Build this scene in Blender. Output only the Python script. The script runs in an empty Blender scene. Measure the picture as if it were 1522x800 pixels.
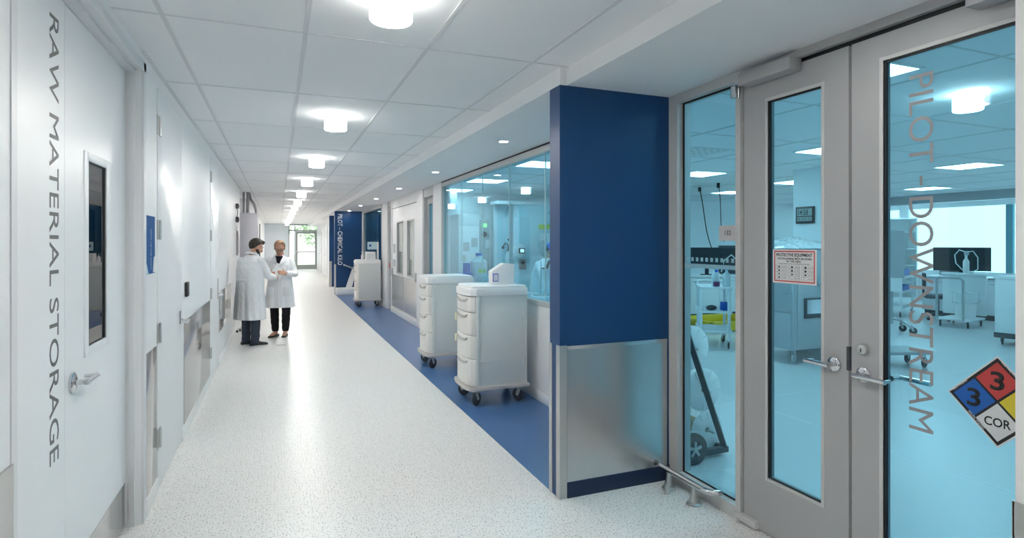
import bpy, bmesh, math, random
from mathutils import Vector, Matrix, noise
random.seed(7)
PI = math.pi
SC = bpy.context.scene
COL = SC.collection
V = Vector

# ------------------------------------------------------------------ materials
def new_mat(name):
    m = bpy.data.materials.new(name); m.use_nodes = True
    nt = m.node_tree
    for n in list(nt.nodes): nt.nodes.remove(n)
    out = nt.nodes.new('ShaderNodeOutputMaterial')
    return m, nt, out

def mat(name, col, rough=.5, metal=0.0, spec=.5, coat=0.0, noise=0.0, nscale=8.0, bump=0.0, bscale=40.0, emit=None, estr=0.0, stretch=None):
    m, nt, out = new_mat(name)
    b = nt.nodes.new('ShaderNodeBsdfPrincipled')
    nt.links.new(b.outputs[0], out.inputs[0])
    b.inputs['Base Color'].default_value = (*col, 1)
    b.inputs['Roughness'].default_value = rough
    b.inputs['Metallic'].default_value = metal
    b.inputs['Specular IOR Level'].default_value = spec
    b.inputs['Coat Weight'].default_value = coat
    b.inputs['Coat Roughness'].default_value = .12
    if emit:
        b.inputs['Emission Color'].default_value = (*emit, 1)
        b.inputs['Emission Strength'].default_value = estr
    if noise or bump:
        tc = nt.nodes.new('ShaderNodeTexCoord')
        mp = nt.nodes.new('ShaderNodeMapping')
        if stretch: mp.inputs['Scale'].default_value = stretch
        nt.links.new(tc.outputs['Object'], mp.inputs[0])
    if noise:
        n = nt.nodes.new('ShaderNodeTexNoise'); n.inputs['Scale'].default_value = nscale
        n.inputs['Detail'].default_value = 4
        nt.links.new(mp.outputs[0], n.inputs['Vector'])
        mr = nt.nodes.new('ShaderNodeMapRange')
        mr.inputs['To Min'].default_value = 1 - noise; mr.inputs['To Max'].default_value = 1 + noise
        nt.links.new(n.outputs[0], mr.inputs[0])
        mx = nt.nodes.new('ShaderNodeVectorMath'); mx.operation = 'SCALE'
        mx.inputs[0].default_value = col
        nt.links.new(mr.outputs[0], mx.inputs['Scale'])
        nt.links.new(mx.outputs[0], b.inputs['Base Color'])
    if bump:
        n2 = nt.nodes.new('ShaderNodeTexNoise'); n2.inputs['Scale'].default_value = bscale
        nt.links.new(mp.outputs[0], n2.inputs['Vector'])
        bp = nt.nodes.new('ShaderNodeBump'); bp.inputs['Strength'].default_value = bump
        bp.inputs['Distance'].default_value = .01
        nt.links.new(n2.outputs[0], bp.inputs['Height'])
        nt.links.new(bp.outputs[0], b.inputs['Normal'])
    return m

def speckled(name, base, specks, rough, spec=.5):
    """poured floor with chips: layered voronoi flecks"""
    m, nt, out = new_mat(name)
    b = nt.nodes.new('ShaderNodeBsdfPrincipled'); nt.links.new(b.outputs[0], out.inputs[0])
    b.inputs['Roughness'].default_value = rough; b.inputs['Specular IOR Level'].default_value = spec
    tc = nt.nodes.new('ShaderNodeTexCoord')
    prev = None
    for scale, thr, col, seed in specks:
        mp = nt.nodes.new('ShaderNodeMapping'); mp.inputs['Location'].default_value = (seed, seed * 1.7, 0)
        nt.links.new(tc.outputs['Object'], mp.inputs[0])
        vo = nt.nodes.new('ShaderNodeTexVoronoi'); vo.voronoi_dimensions = '2D'
        vo.inputs['Scale'].default_value = scale
        nt.links.new(mp.outputs[0], vo.inputs['Vector'])
        # only some cells carry a chip, of varying size
        sp = nt.nodes.new('ShaderNodeSeparateColor'); nt.links.new(vo.outputs['Color'], sp.inputs[0])
        mul = nt.nodes.new('ShaderNodeMath'); mul.operation = 'MULTIPLY'; mul.inputs[1].default_value = thr
        nt.links.new(sp.outputs[0], mul.inputs[0])
        lt = nt.nodes.new('ShaderNodeMath'); lt.operation = 'LESS_THAN'
        nt.links.new(vo.outputs['Distance'], lt.inputs[0]); nt.links.new(mul.outputs[0], lt.inputs[1])
        mx = nt.nodes.new('ShaderNodeMix'); mx.data_type = 'RGBA'
        nt.links.new(lt.outputs[0], mx.inputs[0])
        if prev is None: mx.inputs[6].default_value = (*base, 1)
        else: nt.links.new(prev, mx.inputs[6])
        mx.inputs[7].default_value = (*col, 1)
        prev = mx.outputs[2]
    nt.links.new(prev, b.inputs['Base Color'])
    return m

def glass(name, tint, refl0=.04, reflmax=.75, rough=0.0):
    """thin tinted pane face: tint by transmission plus a mirror share that grows at glancing angles"""
    m, nt, out = new_mat(name)
    tr = nt.nodes.new('ShaderNodeBsdfTransparent'); tr.inputs[0].default_value = (*tint, 1)
    gl = nt.nodes.new('ShaderNodeBsdfGlossy'); gl.inputs['Roughness'].default_value = rough
    gl.inputs[0].default_value = (1, 1, 1, 1)
    lw = nt.nodes.new('ShaderNodeLayerWeight'); lw.inputs[0].default_value = .5
    pw = nt.nodes.new('ShaderNodeMath'); pw.operation = 'POWER'; pw.inputs[1].default_value = 4.0
    nt.links.new(lw.outputs['Facing'], pw.inputs[0])
    ma = nt.nodes.new('ShaderNodeMath'); ma.operation = 'MULTIPLY_ADD'
    ma.inputs[1].default_value = reflmax; ma.inputs[2].default_value = refl0
    nt.links.new(pw.outputs[0], ma.inputs[0])
    mx = nt.nodes.new('ShaderNodeMixShader')
    nt.links.new(ma.outputs[0], mx.inputs[0]); nt.links.new(tr.outputs[0], mx.inputs[1]); nt.links.new(gl.outputs[0], mx.inputs[2])
    nt.links.new(mx.outputs[0], out.inputs[0])
    return m

def lamp(name, col, strength):
    m, nt, out = new_mat(name)
    e = nt.nodes.new('ShaderNodeEmission'); e.inputs[0].default_value = (*col, 1); e.inputs[1].default_value = strength
    nt.links.new(e.outputs[0], out.inputs[0])
    return m

M = dict(
    wall=mat('white_wall_paint', (.83, .835, .84), .42, bump=.02, bscale=90),
    door=mat('white_door_paint', (.82, .83, .84), .3),
    frame_white=mat('white_frame_paint', (.74, .745, .76), .35),
    tile=mat('ceiling_tile', (.90, .905, .91), .9, spec=.2, noise=.015, nscale=3, bump=.06, bscale=220),
    grid=mat('ceiling_grid', (.72, .725, .73), .6),
    soffit=mat('soffit_paint', (.86, .865, .87), .7, spec=.3),
    floor=speckled('white_chip_floor', (.83, .815, .79), [(80, .26, (.42, .42, .42), 0), (48, .17, (.14, .15, .17), 3.1), (130, .22, (.58, .56, .53), 7.7)], .33, .4),
    bfloor=speckled('blue_chip_floor', (.055, .145, .33), [(110, .22, (.12, .24, .45), 1), (70, .12, (.28, .38, .55), 5.2), (120, .22, (.04, .10, .25), 9)], .28),
    lfloor=speckled('lab_floor', (.62, .64, .65), [(110, .2, (.45, .47, .49), 2), (80, .12, (.3, .32, .34), 6)], .3),
    seam=mat('floor_seam', (.78, .8, .8), .5),
    fin=mat('blue_laminate', (.004, .048, .155), .38, spec=.45),
    finbase=mat('navy_cove_base', (.004, .018, .06), .4),
    steel=mat('brushed_steel', (.62, .63, .64), .24, metal=1.0, noise=.05, nscale=3, bump=.03, bscale=6, stretch=(1, 1, .06)),
    steelsat=mat('satin_steel', (.60, .60, .59), .36, metal=1.0),
    guard=mat('steel_wall_guard', (.56, .555, .545), .14, metal=.9, spec=.5),
    chrome=mat('chrome', (.72, .72, .73), .14, metal=1.0),
    alu=mat('grey_door_paint', (.40, .40, .405), .42, spec=.4),
    alu_lt=mat('light_grey_frame', (.56, .56, .55), .4, spec=.4),
    black=mat('black_plastic', (.012, .013, .015), .4),
    gasket=mat('black_gasket', (.006, .007, .009), .6),
    rubber=mat('grey_rubber', (.07, .07, .075), .6),
    dark=mat('dark_grey_metal', (.05, .055, .065), .45),
    white=mat('white_plastic', (.84, .84, .83), .38),
    cartlid=mat('cart_lid_plastic', (.86, .86, .86), .33),
    cartbody=mat('cart_side_panel', (.66, .69, .68), .45),
    drawer=mat('cart_drawer_plastic', (.80, .78, .75), .42),
    cartbase=mat('cart_base_plastic', (.56, .53, .50), .45),
    pull=mat('drawer_pull_plastic', (.52, .50, .48), .4),
    paper=mat('paper', (.84, .85, .86), .8, spec=.2),
    coat=mat('lab_coat_cotton', (.80, .805, .82), .85, spec=.15, bump=.12, bscale=55),
    skin=mat('skin', (.56, .31, .22), .55, spec=.35),
    hairdk=mat('dark_brown_hair', (.022, .013, .009), .55, bump=.3, bscale=180),
    hairlt=mat('light_brown_hair', (.20, .115, .06), .5, bump=.3, bscale=180),
    slate=mat('slate_trousers', (.045, .055, .075), .85, spec=.2),
    blackcloth=mat('black_cloth', (.008, .008, .010), .85, spec=.2),
    shoe=mat('black_leather', (.012, .011, .011), .35),
    lettering=mat('grey_vinyl_lettering', (.12, .118, .115), .45),
    lettering_w=mat('white_vinyl_lettering', (.80, .82, .84), .5),
    lettering_g=mat('frosted_vinyl_lettering', (.27, .275, .29), .6),
    ink=mat('black_ink', (.012, .012, .014), .6),
    red=mat('sign_red', (.52, .05, .045), .5), blue=mat('sign_blue', (.0, .10, .42), .5), yellow=mat('sign_yellow', (.72, .58, .04), .5),
    signwhite=mat('sign_white', (.74, .74, .74), .5), signgrey=mat('door_plate_grey', (.56, .54, .54), .5),
    purple=mat('purple_ink', (.10, .09, .50), .6), brochure=mat('brochure_blue', (.01, .09, .27), .7, spec=.2),
    blueplastic=mat('blue_plastic', (.01, .12, .55), .35), yellowplastic=mat('yellow_plastic', (.75, .55, .03), .4),
    magenta=mat('purple_liquid', (.22, .04, .16), .3), lime=mat('lime_label', (.45, .62, .04), .6), cream=mat('cream_tape', (.85, .80, .55), .7),
    labwhite=mat('lab_white_enamel', (.82, .83, .84), .35), labgrey=mat('lab_grey_enamel', (.42, .45, .47), .4),
    labdark=mat('lab_dark_screen', (.02, .025, .03), .3), poly=mat('clear_polythene', (.75, .78, .80), .18, coat=.5),
    reel=mat('white_reel_plastic', (.90, .90, .89), .4), tan=mat('kraft_core', (.45, .36, .22), .7),
    endwall=mat('pale_blue_wall', (.60, .655, .69), .6), exitframe=mat('grey_green_frame', (.30, .33, .30), .45),
    cabinetgrey=mat('lavender_grey_enamel', (.50, .50, .55), .45), conduit=mat('conduit_grey', (.32, .31, .31), .45),
    leaf=mat('tree_leaves', (.30, .42, .24), .7, noise=.35, nscale=9), bark=mat('tree_bark', (.10, .075, .05), .9), lawn=mat('pale_paving', (.58, .60, .56), .9, noise=.2),
    teal=mat('teal_curtain', (.10, .30, .36), .8), lcd=mat('lcd_grey', (.30, .36, .34), .35), gauge=mat('gauge_panel_pink', (.42, .28, .26), .5),
    G=glass('cyan_tinted_glass', (.56, .845, .94), .025, .55),
    Gdark=glass('dark_door_glass', (.30, .30, .31), .06, .8),
    Gmid=glass('vision_glass', (.72, .77, .76), .05, .7),
    Gclear=glass('clear_glass', (.96, .975, .97), .03, .7),
    Gedge=mat('glass_edge', (.55, .75, .78), .2),
    frost=mat('frosted_film', (.55, .75, .80), .6), band=mat('cyan_film', (.26, .50, .60), .5),
    drum=lamp('drum_light_shade', (1.0, .985, .94), 7.0), drumlens=lamp('drum_light_lens', (1.0, .965, .915), 150.0),
    spot=lamp('downlight_lens', (1.0, .97, .93), 80.0),
    panel=lamp('lab_panel_diffuser', (1.0, 1.0, 1.0), 9.5),
    blind=lamp('daylit_window', (1, 1, 1.0), 1.3),
    display=lamp('green_display', (.35, 1.0, .25), 1.2), display2=lamp('white_display', (.8, .95, 1.0), 1.2),
)

# ------------------------------------------------------------------ mesh helpers
ORG = {}
def org(o): return ORG.get(o.name, V((0, 0, 0)))

class MB:
    def __init__(s): s.bm = bmesh.new()
    def add(s, vs, fs):
        b = [s.bm.verts.new(v) for v in vs]
        for f in fs:
            try: s.bm.faces.new([b[i] for i in f])
            except ValueError: pass
        return b
    def box(s, x0, x1, y0, y1, z0, z1, bev=0.0, mtx=None, seg=2):
        vs = [V((x, y, z)) for z in (z0, z1) for y in (y0, y1) for x in (x0, x1)]
        fs = [(0, 2, 3, 1), (4, 5, 7, 6), (0, 1, 5, 4), (2, 6, 7, 3), (0, 4, 6, 2), (1, 3, 7, 5)]
        if mtx: vs = [mtx @ v for v in vs]
        b = s.add(vs, fs)
        if bev > 0:
            ed = list({e for v in b for e in v.link_edges})
            bmesh.ops.bevel(s.bm, geom=ed, offset=bev, segments=seg, affect='EDGES', profile=.5)
        return s
    def prism(s, pts, d, bev=0.0):
        """pts: closed outline of Vectors (planar); d: extrusion Vector"""
        n = len(pts)
        vs = [V(p) for p in pts] + [V(p) + V(d) for p in pts]
        fs = [tuple(range(n - 1, -1, -1)), tuple(range(n, 2 * n))] + [(i, (i + 1) % n, n + (i + 1) % n, n + i) for i in range(n)]
        b = s.add(vs, fs)
        if bev > 0:
            ed = list({e for v in b for e in v.link_edges})
            bmesh.ops.bevel(s.bm, geom=ed, offset=bev, segments=2, affect='EDGES', profile=.5)
        return s
    def tube(s, path, r, seg=12, caps=True, closed=False):
        path = [V(p) for p in path]; n = len(path)
        rr = r if isinstance(r, (list, tuple)) else [r] * n
        rings = []; up = None
        for i, p in enumerate(path):
            if closed: t = (path[(i + 1) % n] - path[i - 1]).normalized()
            else: t = (path[min(i + 1, n - 1)] - path[max(i - 1, 0)]).normalized()
            if up is None:
                up = V((0, 0, 1)) if abs(t.z) < .9 else V((1, 0, 0))
            a = (up - t * up.dot(t)).normalized(); up = a
            b = t.cross(a)
            q = rr[i] if isinstance(rr[i], (list, tuple)) else (rr[i], rr[i])
            rings.append([s.bm.verts.new(p + a * q[0] * math.cos(2 * PI * k / seg) + b * q[1] * math.sin(2 * PI * k / seg)) for k in range(seg)])
        m = n if closed else n - 1
        for i in range(m):
            A, B = rings[i], rings[(i + 1) % n]
            for k in range(seg): s.bm.faces.new([A[k], A[(k + 1) % seg], B[(k + 1) % seg], B[k]])
        if caps and not closed:
            s.bm.faces.new(list(reversed(rings[0]))); s.bm.faces.new(rings[-1])
        return s
    def cyl(s, p0, p1, r, seg=24, r1=None): return s.tube([p0, p1], [r, r if r1 is None else r1], seg)
    def lathe(s, prof, c, axis=(0, 0, 1), seg=28):
        """prof: (radius, height) list; closed at both ends when radius is 0"""
        c = V(c); ax = V(axis).normalized()
        up = V((0, 0, 1)) if abs(ax.z) < .9 else V((1, 0, 0))
        a = (up - ax * up.dot(ax)).normalized(); b = ax.cross(a)
        rings = []
        for r, h in prof:
            if r < 1e-6: rings.append([s.bm.verts.new(c + ax * h)])
            else: rings.append([s.bm.verts.new(c + ax * h + a * r * math.cos(2 * PI * k / seg) + b * r * math.sin(2 * PI * k / seg)) for k in range(seg)])
        for A, B in zip(rings, rings[1:]):
            for k in range(seg):
                k2 = (k + 1) % seg
                if len(A) == 1 and len(B) == 1: continue
                if len(A) == 1: s.bm.faces.new([A[0], B[k2], B[k]])
                elif len(B) == 1: s.bm.faces.new([A[k], A[k2], B[0]])
                else: s.bm.faces.new([A[k], A[k2], B[k2], B[k]])
        return s
    def ball(s, c, r, seg=16, rings=10, mtx=None):
        r = r if isinstance(r, (list, tuple)) else (r, r, r)
        g = bmesh.ops.create_uvsphere(s.bm, u_segments=seg, v_segments=rings, radius=1)
        mm = Matrix.Translation(V(c)) @ (mtx or Matrix()) @ Matrix.Diagonal((*r, 1))
        bmesh.ops.transform(s.bm, matrix=mm, verts=g['verts'])
        return s
    def cap(s, pts, radii, seg=14):
        """rounded limb: a tube with ball ends"""
        pts = [V(p) for p in pts]
        s.tube(pts, radii, seg)
        for p, r in ((pts[0], radii[0]), (pts[-1], radii[-1])):
            q = min(r) if isinstance(r, (list, tuple)) else r
            s.ball(p, q * .999, 12, 8)
        return s
    def xf(s, m):
        bmesh.ops.transform(s.bm, matrix=m, verts=s.bm.verts[:]); return s
    def build(s, name, material, parent=None, world=True, smooth=40, keep=False):
        bm = s.bm
        bmesh.ops.recalc_face_normals(bm, faces=bm.faces[:])
        if smooth:
            lim = math.radians(smooth)
            for f in bm.faces: f.smooth = True
            for e in bm.edges:
                if len(e.link_faces) == 2 and e.calc_face_angle(0) > lim: e.smooth = False
        me = bpy.data.meshes.new(name)
        if parent is not None and world:
            o_ = org(parent)
            for v in bm.verts: v.co -= o_
        bm.to_mesh(me); bm.free()
        return link(name, me, material, parent)

def link(name, me, material, parent=None):
    o = bpy.data.objects.new(name, me); COL.objects.link(o)
    if material is not None:
        me.materials.clear(); me.materials.append(M[material])
    if parent is not None:
        o.parent = parent; ORG[o.name] = org(parent)
    return o

def tag(o, label=None, cat=None, group=None, kind=None):
    if label: o['label'] = label
    if cat: o['category'] = cat
    if group: o['group'] = group
    if kind: o['kind'] = kind
    return o

def empty(name, loc=(0, 0, 0), label=None, cat=None, group=None, kind=None):
    o = bpy.data.objects.new(name, None); COL.objects.link(o); o.empty_display_size = .1
    o.location = loc; ORG[o.name] = V(loc)
    return tag(o, label, cat, group, kind)

def dup(root, loc, rz=0.0, label=None, group=None):
    def cp(o, par):
        c = o.copy(); COL.objects.link(c)
        if par: c.parent = par
        for ch in list(o.children): cp(ch, c)
        return c
    r = cp(root, None); r.location = loc; r.rotation_euler = (0, 0, rz); ORG[r.name] = V(loc)
    if label: r['label'] = label
    if group: r['group'] = group
    return r

def struct(name, mb, m, label=None, cat=None, parent=None):
    o = mb.build(name, m, parent)
    if parent is None: tag(o, label, cat, None, 'structure')
    return o

_txt = {}
def text_mb(body, cap_h, length, pos, xdir, ydir, ext=.0006, stroke=0.0, align='L'):
    """lettering; pos = start of the baseline, xdir = reading direction, ydir = letter up"""
    cu = bpy.data.curves.new('t', 'FONT'); cu.body = body; cu.size = 1.0; cu.resolution_u = 4; cu.offset = stroke
    ob = bpy.data.objects.new('t', cu); COL.objects.link(ob)
    bpy.context.view_layer.update()
    dg = bpy.context.evaluated_depsgraph_get()
    me = bpy.data.meshes.new_from_object(ob.evaluated_get(dg))
    bpy.data.objects.remove(ob); bpy.data.curves.remove(cu)
    xs = [v.co.x for v in me.vertices]; ys = [v.co.y for v in me.vertices]
    x0, x1 = min(xs), max(xs); h = .72 if body.lower() != body.upper() else max(ys)
    sy = cap_h / (max(ys) if body.upper() == body else .72)
    sx = (length / (x1 - x0)) if length else sy
    X, Y = V(xdir).normalized(), V(ydir).normalized(); N = X.cross(Y)
    mb = MB(); mb.bm.from_mesh(me); bpy.data.meshes.remove(me)
    off = 0 if align == 'L' else -(x1 - x0) * sx / 2
    for v in mb.bm.verts:
        v.co = V(pos) + X * ((v.co.x - x0) * sx + off) + Y * v.co.y * sy
    r = bmesh.ops.extrude_face_region(mb.bm, geom=mb.bm.faces[:])
    for v in [g for g in r['geom'] if isinstance(g, bmesh.types.BMVert)]: v.co += N * ext
    return mb

def merge(*mbs):
    a = mbs[0]
    for b in mbs[1:]:
        me = bpy.data.meshes.new('tmp'); b.bm.to_mesh(me); a.bm.from_mesh(me); bpy.data.meshes.remove(me); b.bm.free()
    return a

def remesh(mb, voxel, smooth_it=2, disp=None):
    """fuse overlapping closed shapes into one continuous surface"""
    bmesh.ops.recalc_face_normals(mb.bm, faces=mb.bm.faces[:])
    me = bpy.data.meshes.new('r'); mb.bm.to_mesh(me); mb.bm.free()
    ob = bpy.data.objects.new('r', me); COL.objects.link(ob)
    md = ob.modifiers.new('a', 'REMESH'); md.mode = 'VOXEL'; md.voxel_size = voxel
    if smooth_it:
        sm = ob.modifiers.new('b', 'SMOOTH'); sm.factor = .5; sm.iterations = smooth_it
    bpy.context.view_layer.update()
    me2 = bpy.data.meshes.new_from_object(ob.evaluated_get(bpy.context.evaluated_depsgraph_get()))
    bpy.data.objects.remove(ob); bpy.data.meshes.remove(me)
    r = MB(); r.bm.from_mesh(me2); bpy.data.meshes.remove(me2)
    if disp:
        for v in r.bm.verts: v.co = disp(v.co.copy())
    return r

# ------------------------------------------------------------------ camera
FPX, U0, V0, VPU, H = 853.0, 761.0, 361.0, 413.5, 1.58
TH = math.atan((U0 - VPU) / FPX)
cam = bpy.data.cameras.new('camera'); cam.sensor_width = 36; cam.lens = FPX / 1522 * 36
cam.shift_y = (V0 - 400) / 1522
cam.clip_start = .05; cam.clip_end = 300
camo = bpy.data.objects.new('camera', cam); COL.objects.link(camo)
camo.location = (0, 0, H); camo.rotation_euler = (PI / 2, 0, -TH)
SC.camera = camo

# ------------------------------------------------------------------ setting
XL, XF, XR = -.71, 1.605, 2.42          # left wall face, fin ends, glass wall face
ZC, ZS = 2.66, 2.553                    # tile ceiling, soffit
YE = 35.6                               # end of the corridor
YB = -3.2                               # wall behind the camera
LAB1, LABX = 11.9, 16.2

struct('floor', MB().box(-3.0, 2.56, YB, YE + .2, -.12, 0), 'floor', 'white poured corridor floor with fine grey chips', 'floor')
struct('floor_inlay', MB().box(XF, 2.5, 3.30, 18.33, 0, .0012), 'bfloor', 'blue chip floor band along the glass wall where carts stand', 'floor')
struct('floor_lab', MB().box(2.56, LABX + .3, YB - 1, 18.6, -.12, 0), 'lfloor', 'pale grey laboratory floor behind the tinted glass', 'floor')
s = MB()
for y in (1.4, 4.45, 7.6): s.box(2.6, LABX, y, y + .012, 0, .001)
for x in (4.3, 7.4, 10.5): s.box(x, x + .012, -3, 11.8, 0, .001)
struct('floor_seam', s, 'seam', 'thin pale weld seams across the laboratory floor', 'floor')
struct('floor_border', MB().box(2.56, 3.05, .2, 1.62, 0, .0015), 'blueplastic', 'bright blue floor band just inside the right glass door', 'floor')

struct('ceiling', MB().box(-3.0, XF + .08, YB, YE + .2, ZC, ZC + .1), 'tile', 'white lay-in tile ceiling over the corridor', 'ceiling')
g = MB()
for x in (-.507, .13, .767, 1.405): g.box(x - .011, x + .011, YB, YE, ZC - .005, ZC + .02)
y = 3.13 - 1.29 * 5
while y < YE:
    g.box(XL, XF + .05, y - .006, y + .006, ZC - .0035, ZC + .02); y += 1.29
g.box(XL, XL + .02, 3.76, 12.6, ZC - .012, ZC)
struct('ceiling_grid', g, 'grid', 'thin metal grid lines between the white ceiling tiles', 'ceiling')
s = MB().box(XF, 2.56, 3.16, YE, ZS, ZC + .1); s.box(XF + .045, 2.56, YB, 3.16, ZS, ZC + .1)
struct('ceiling_soffit', s, 'soffit', 'dropped white soffit along the glass wall', 'ceiling')
struct('ceiling_lab', MB().box(2.56, LABX, YB - 1, 18.6, ZC, ZC + .1), 'tile', 'tile ceiling of the laboratory seen through cyan glass', 'ceiling')
g = MB()
for k in range(11): g.box(2.6 + 1.274 * k, 2.6 + 1.274 * k + .018, -3, 11.8, ZC - .005, ZC)
for k in range(-4, 10): g.box(2.56, LABX, 2.0 + 1.26 * k, 2.0 + 1.26 * k + .016, ZC - .004, ZC)
struct('ceiling_lab_grid', g, 'grid', 'grid lines in the laboratory ceiling', 'ceiling')

# left wall with three door openings
DO = [(2.1, 3.765, 2.552), (4.205, 5.195, 2.56), (7.25, 8.20, 2.56)]
w = MB(); y0 = YB
for a, b, z in DO:
    w.box(XL - .2, XL, y0, a, 0, ZC); w.box(XL - .2, XL, a, b, z, ZC); y0 = b
w.box(XL - .2, XL, y0, 12.65, 0, ZC)
w.box(-1.6, XL - .2, 12.45, 12.65, 0, ZC); w.box(-1.6, -1.4, 12.65, 15.4, 0, ZC); w.box(-1.6, XL, 15.4, 15.55, 0, ZC)
w.box(XL - .2, XL, 15.55, YE, 0, ZC)
struct('wall_left', w, 'wall', 'long white corridor wall with white doors on the left', 'wall')
w = MB().box(-3.0, -2.85, YB, 12.7, 0, ZC); w.box(-2.85, XL - .2, 1.2, 1.3, 0, ZC); w.box(-2.85, XL - .2, 5.6, 5.7, 0, ZC)
struct('wall_storage', w, 'endwall', 'unlit wall of the storage room behind the door window', 'wall')

# right wall pieces at the glass line
w = MB()
w.box(XR, 2.56, 3.30, 8.93, 0, .95); w.box(XR, 2.56, 8.93, 9.46, 0, ZS)
w.box(XR, 2.56, 10.25, 10.72, 0, ZS); w.box(XR, 2.56, 10.72, 13.32, 2.36, ZS); w.box(XR, 2.56, 13.32, 13.42, 0, ZS)
w.box(XR, 2.56, 13.85, 14.62, 0, ZS); w.box(XR, 2.56, 14.62, 18.32, 0, .80)
w.box(XR, 2.56, 18.45, 21.5, 0, ZS); w.box(2.1, 2.56, 21.7, YE, 0, ZS)
w.box(XR, 2.56, YB, .2, 0, ZS)
w.box(XR + .09, 2.56, 10.72, 13.32, 0, 2.36)
struct('wall_right', w, 'wall', 'white wall below and between the laboratory windows', 'wall')
struct('wall_fin', MB().box(XF, 2.56, 3.16, 3.30, 0, ZS), 'fin', 'deep blue fin wall with steel lower panel beside the glass doors', 'wall')
struct('wall_fin_far', MB().box(XF, 2.56, 18.32, 18.45, 0, ZS).box(XF - .004, XF, 18.318, 18.452, 0, ZS), 'fin', 'far blue fin wall lettered Pilot Chemical Kilo', 'wall')
struct('wall_fin_end', MB().box(1.70, 2.56, 21.5, 21.7, 0, ZS), 'fin', 'plain blue fin wall behind the lettered one', 'wall')
struct('wall_fin_near', MB().box(XF, 2.56, .66, .803, 0, ZS), 'wall', 'white wall end at the right edge beside the right glass door', 'wall')
struct('wall_back', MB().box(-3, 2.56, YB - .2, YB, 0, ZC), 'wall', 'white wall closing the corridor behind the camera', 'wall')
# end of corridor
w = MB().box(XL - .2, .55, YE - .5, YE + .2, 0, ZC)
struct('wall_end', w, 'endwall', 'pale blue end wall left of the exit door', 'wall')
w = MB().box(2.36, 2.56, YE, YE + .2, 0, ZC)
struct('wall_end_right', w, 'wall', 'narrow white wall right of the exit door', 'wall')
# laboratory shell
w = MB().box(2.56, LABX, LAB1, LAB1 + .15, 0, ZC); w.box(2.56, LABX, YB - 1, YB - .85, 0, ZC); w.box(2.56, 9, 18.5, 18.6, 0, ZC)
w.box(9, 9.15, LAB1, 18.6, 0, ZC)
struct('wall_lab', w, 'wall', 'white walls of the laboratory behind the glass', 'wall')
w = MB().box(LABX, LABX + .2, YB - 1, LAB1, 0, .85); w.box(LABX, LABX + .2, YB - 1, LAB1, 2.5, ZC)
for a in (10.6, 2.0, -1): w.box(LABX, LABX + .2, a, a + .25, .85, 2.5)
struct('wall_lab_window', w, 'wall', 'laboratory window wall below and above the bright panes', 'wall')
struct('wall_lab_column', MB().box(7.1, 7.75, 5.85, 6.33, 0, ZC), 'wall', 'white column in the laboratory carrying the digital clock', 'wall')
struct('beam_lab', MB().box(13.5, 13.8, -3, LAB1, 2.47, ZC), 'labgrey', 'bluish ceiling beam crossing the laboratory', 'beam')
wn = empty('window_1', (LABX, 6, .85), 'row of bright daylit laboratory windows at the back', 'window', None, 'structure')
for a, b in ((-.7, 1.97), (2.28, 5.2), (5.3, 8.15), (8.29, 10.57), (10.87, LAB1)):
    MB().box(LABX + .06, LABX + .08, a, b, .85, 2.5).build('pane', 'blind', wn)
m_ = MB()
for y in (8.15, 5.2): m_.box(LABX - .02, LABX + .09, y, y + .14, .85, 2.5)
m_.build('mullion', 'teal', wn)

# baseboards, guards, corner guards
b = MB()
for a, c in ((3.85, 4.20), (5.2, 7.24), (8.22, 12.62)): b.box(XL, XL + .012, a, c, 0, .1, .004)
struct('baseboard_left', b, 'white', 'low white cove base along the left wall', 'baseboard')
b = MB()
for a, c in ((3.31, 8.93), (8.93, 9.45), (10.26, 10.72), (13.85, 18.3)): b.box(XR - .012, XR, a, c, .001, .1, .004)
struct('baseboard_right', b, 'white', 'low white cove base along the right wall', 'baseboard')
struct('baseboard_fin', MB().box(1.652, XR, 3.148, 3.16, 0, .1, .004), 'finbase', 'navy cove base under the steel panel of the blue fin', 'baseboard')
struct('trim_1', MB().box(1.652, 2.40, 3.152, 3.16, .10, .925).box(1.652, 2.40, 3.149, 3.16, .918, .942, .002), 'steel', 'brushed steel panel on the lower half of the blue fin', 'wall guard')
struct('trim_2', MB().box(XF + .002, XF + .046, 3.153, 3.1599, 0, .945).box(XF - .004, XF + .002, 3.153, 3.203, 0, .945).box(XF - .004, XF + .002, 3.262, 3.304, 0, .945), 'steelsat', 'upright steel corner guards on the end of the blue fin', 'wall guard')
struct('trim_3', MB().box(XF - .005, XF, .66, .806, 0, .972).box(XF - .005, XF + .3, .803, .808, 0, .972), 'steelsat', 'steel corner guard at the right picture edge', 'wall guard')
struct('trim_4', MB().box(1.598, 1.602, 18.31, 18.45, 0, .92).box(1.6, 1.64, 18.312, 18.316, 0, .92).box(1.694, 1.70, 21.495, 21.7, 0, .92).box(1.7, 1.78, 21.494, 21.498, 0, .92), 'steelsat', 'steel corner guards on the far blue fins', 'wall guard')
for i, (a, c, z0, z1, lb) in enumerate(((3.86, 4.165, .105, .935, 'narrow steel guard panel between the first two left doors'), (5.31, 7.19, .105, .94, 'mirror-like steel guard panel beyond the second left door'),
                                  (8.30, 10.25, .42, .93, 'bright steel guard panel beyond the third left door'), (-1.6, 2.07, .105, .945, 'steel guard panel at the left picture edge'))):
    struct('trim_%d' % (5 + i), MB().box(XL, XL + .006, a, c, z0, z1, .002), 'guard', lb, 'wall guard')

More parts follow.
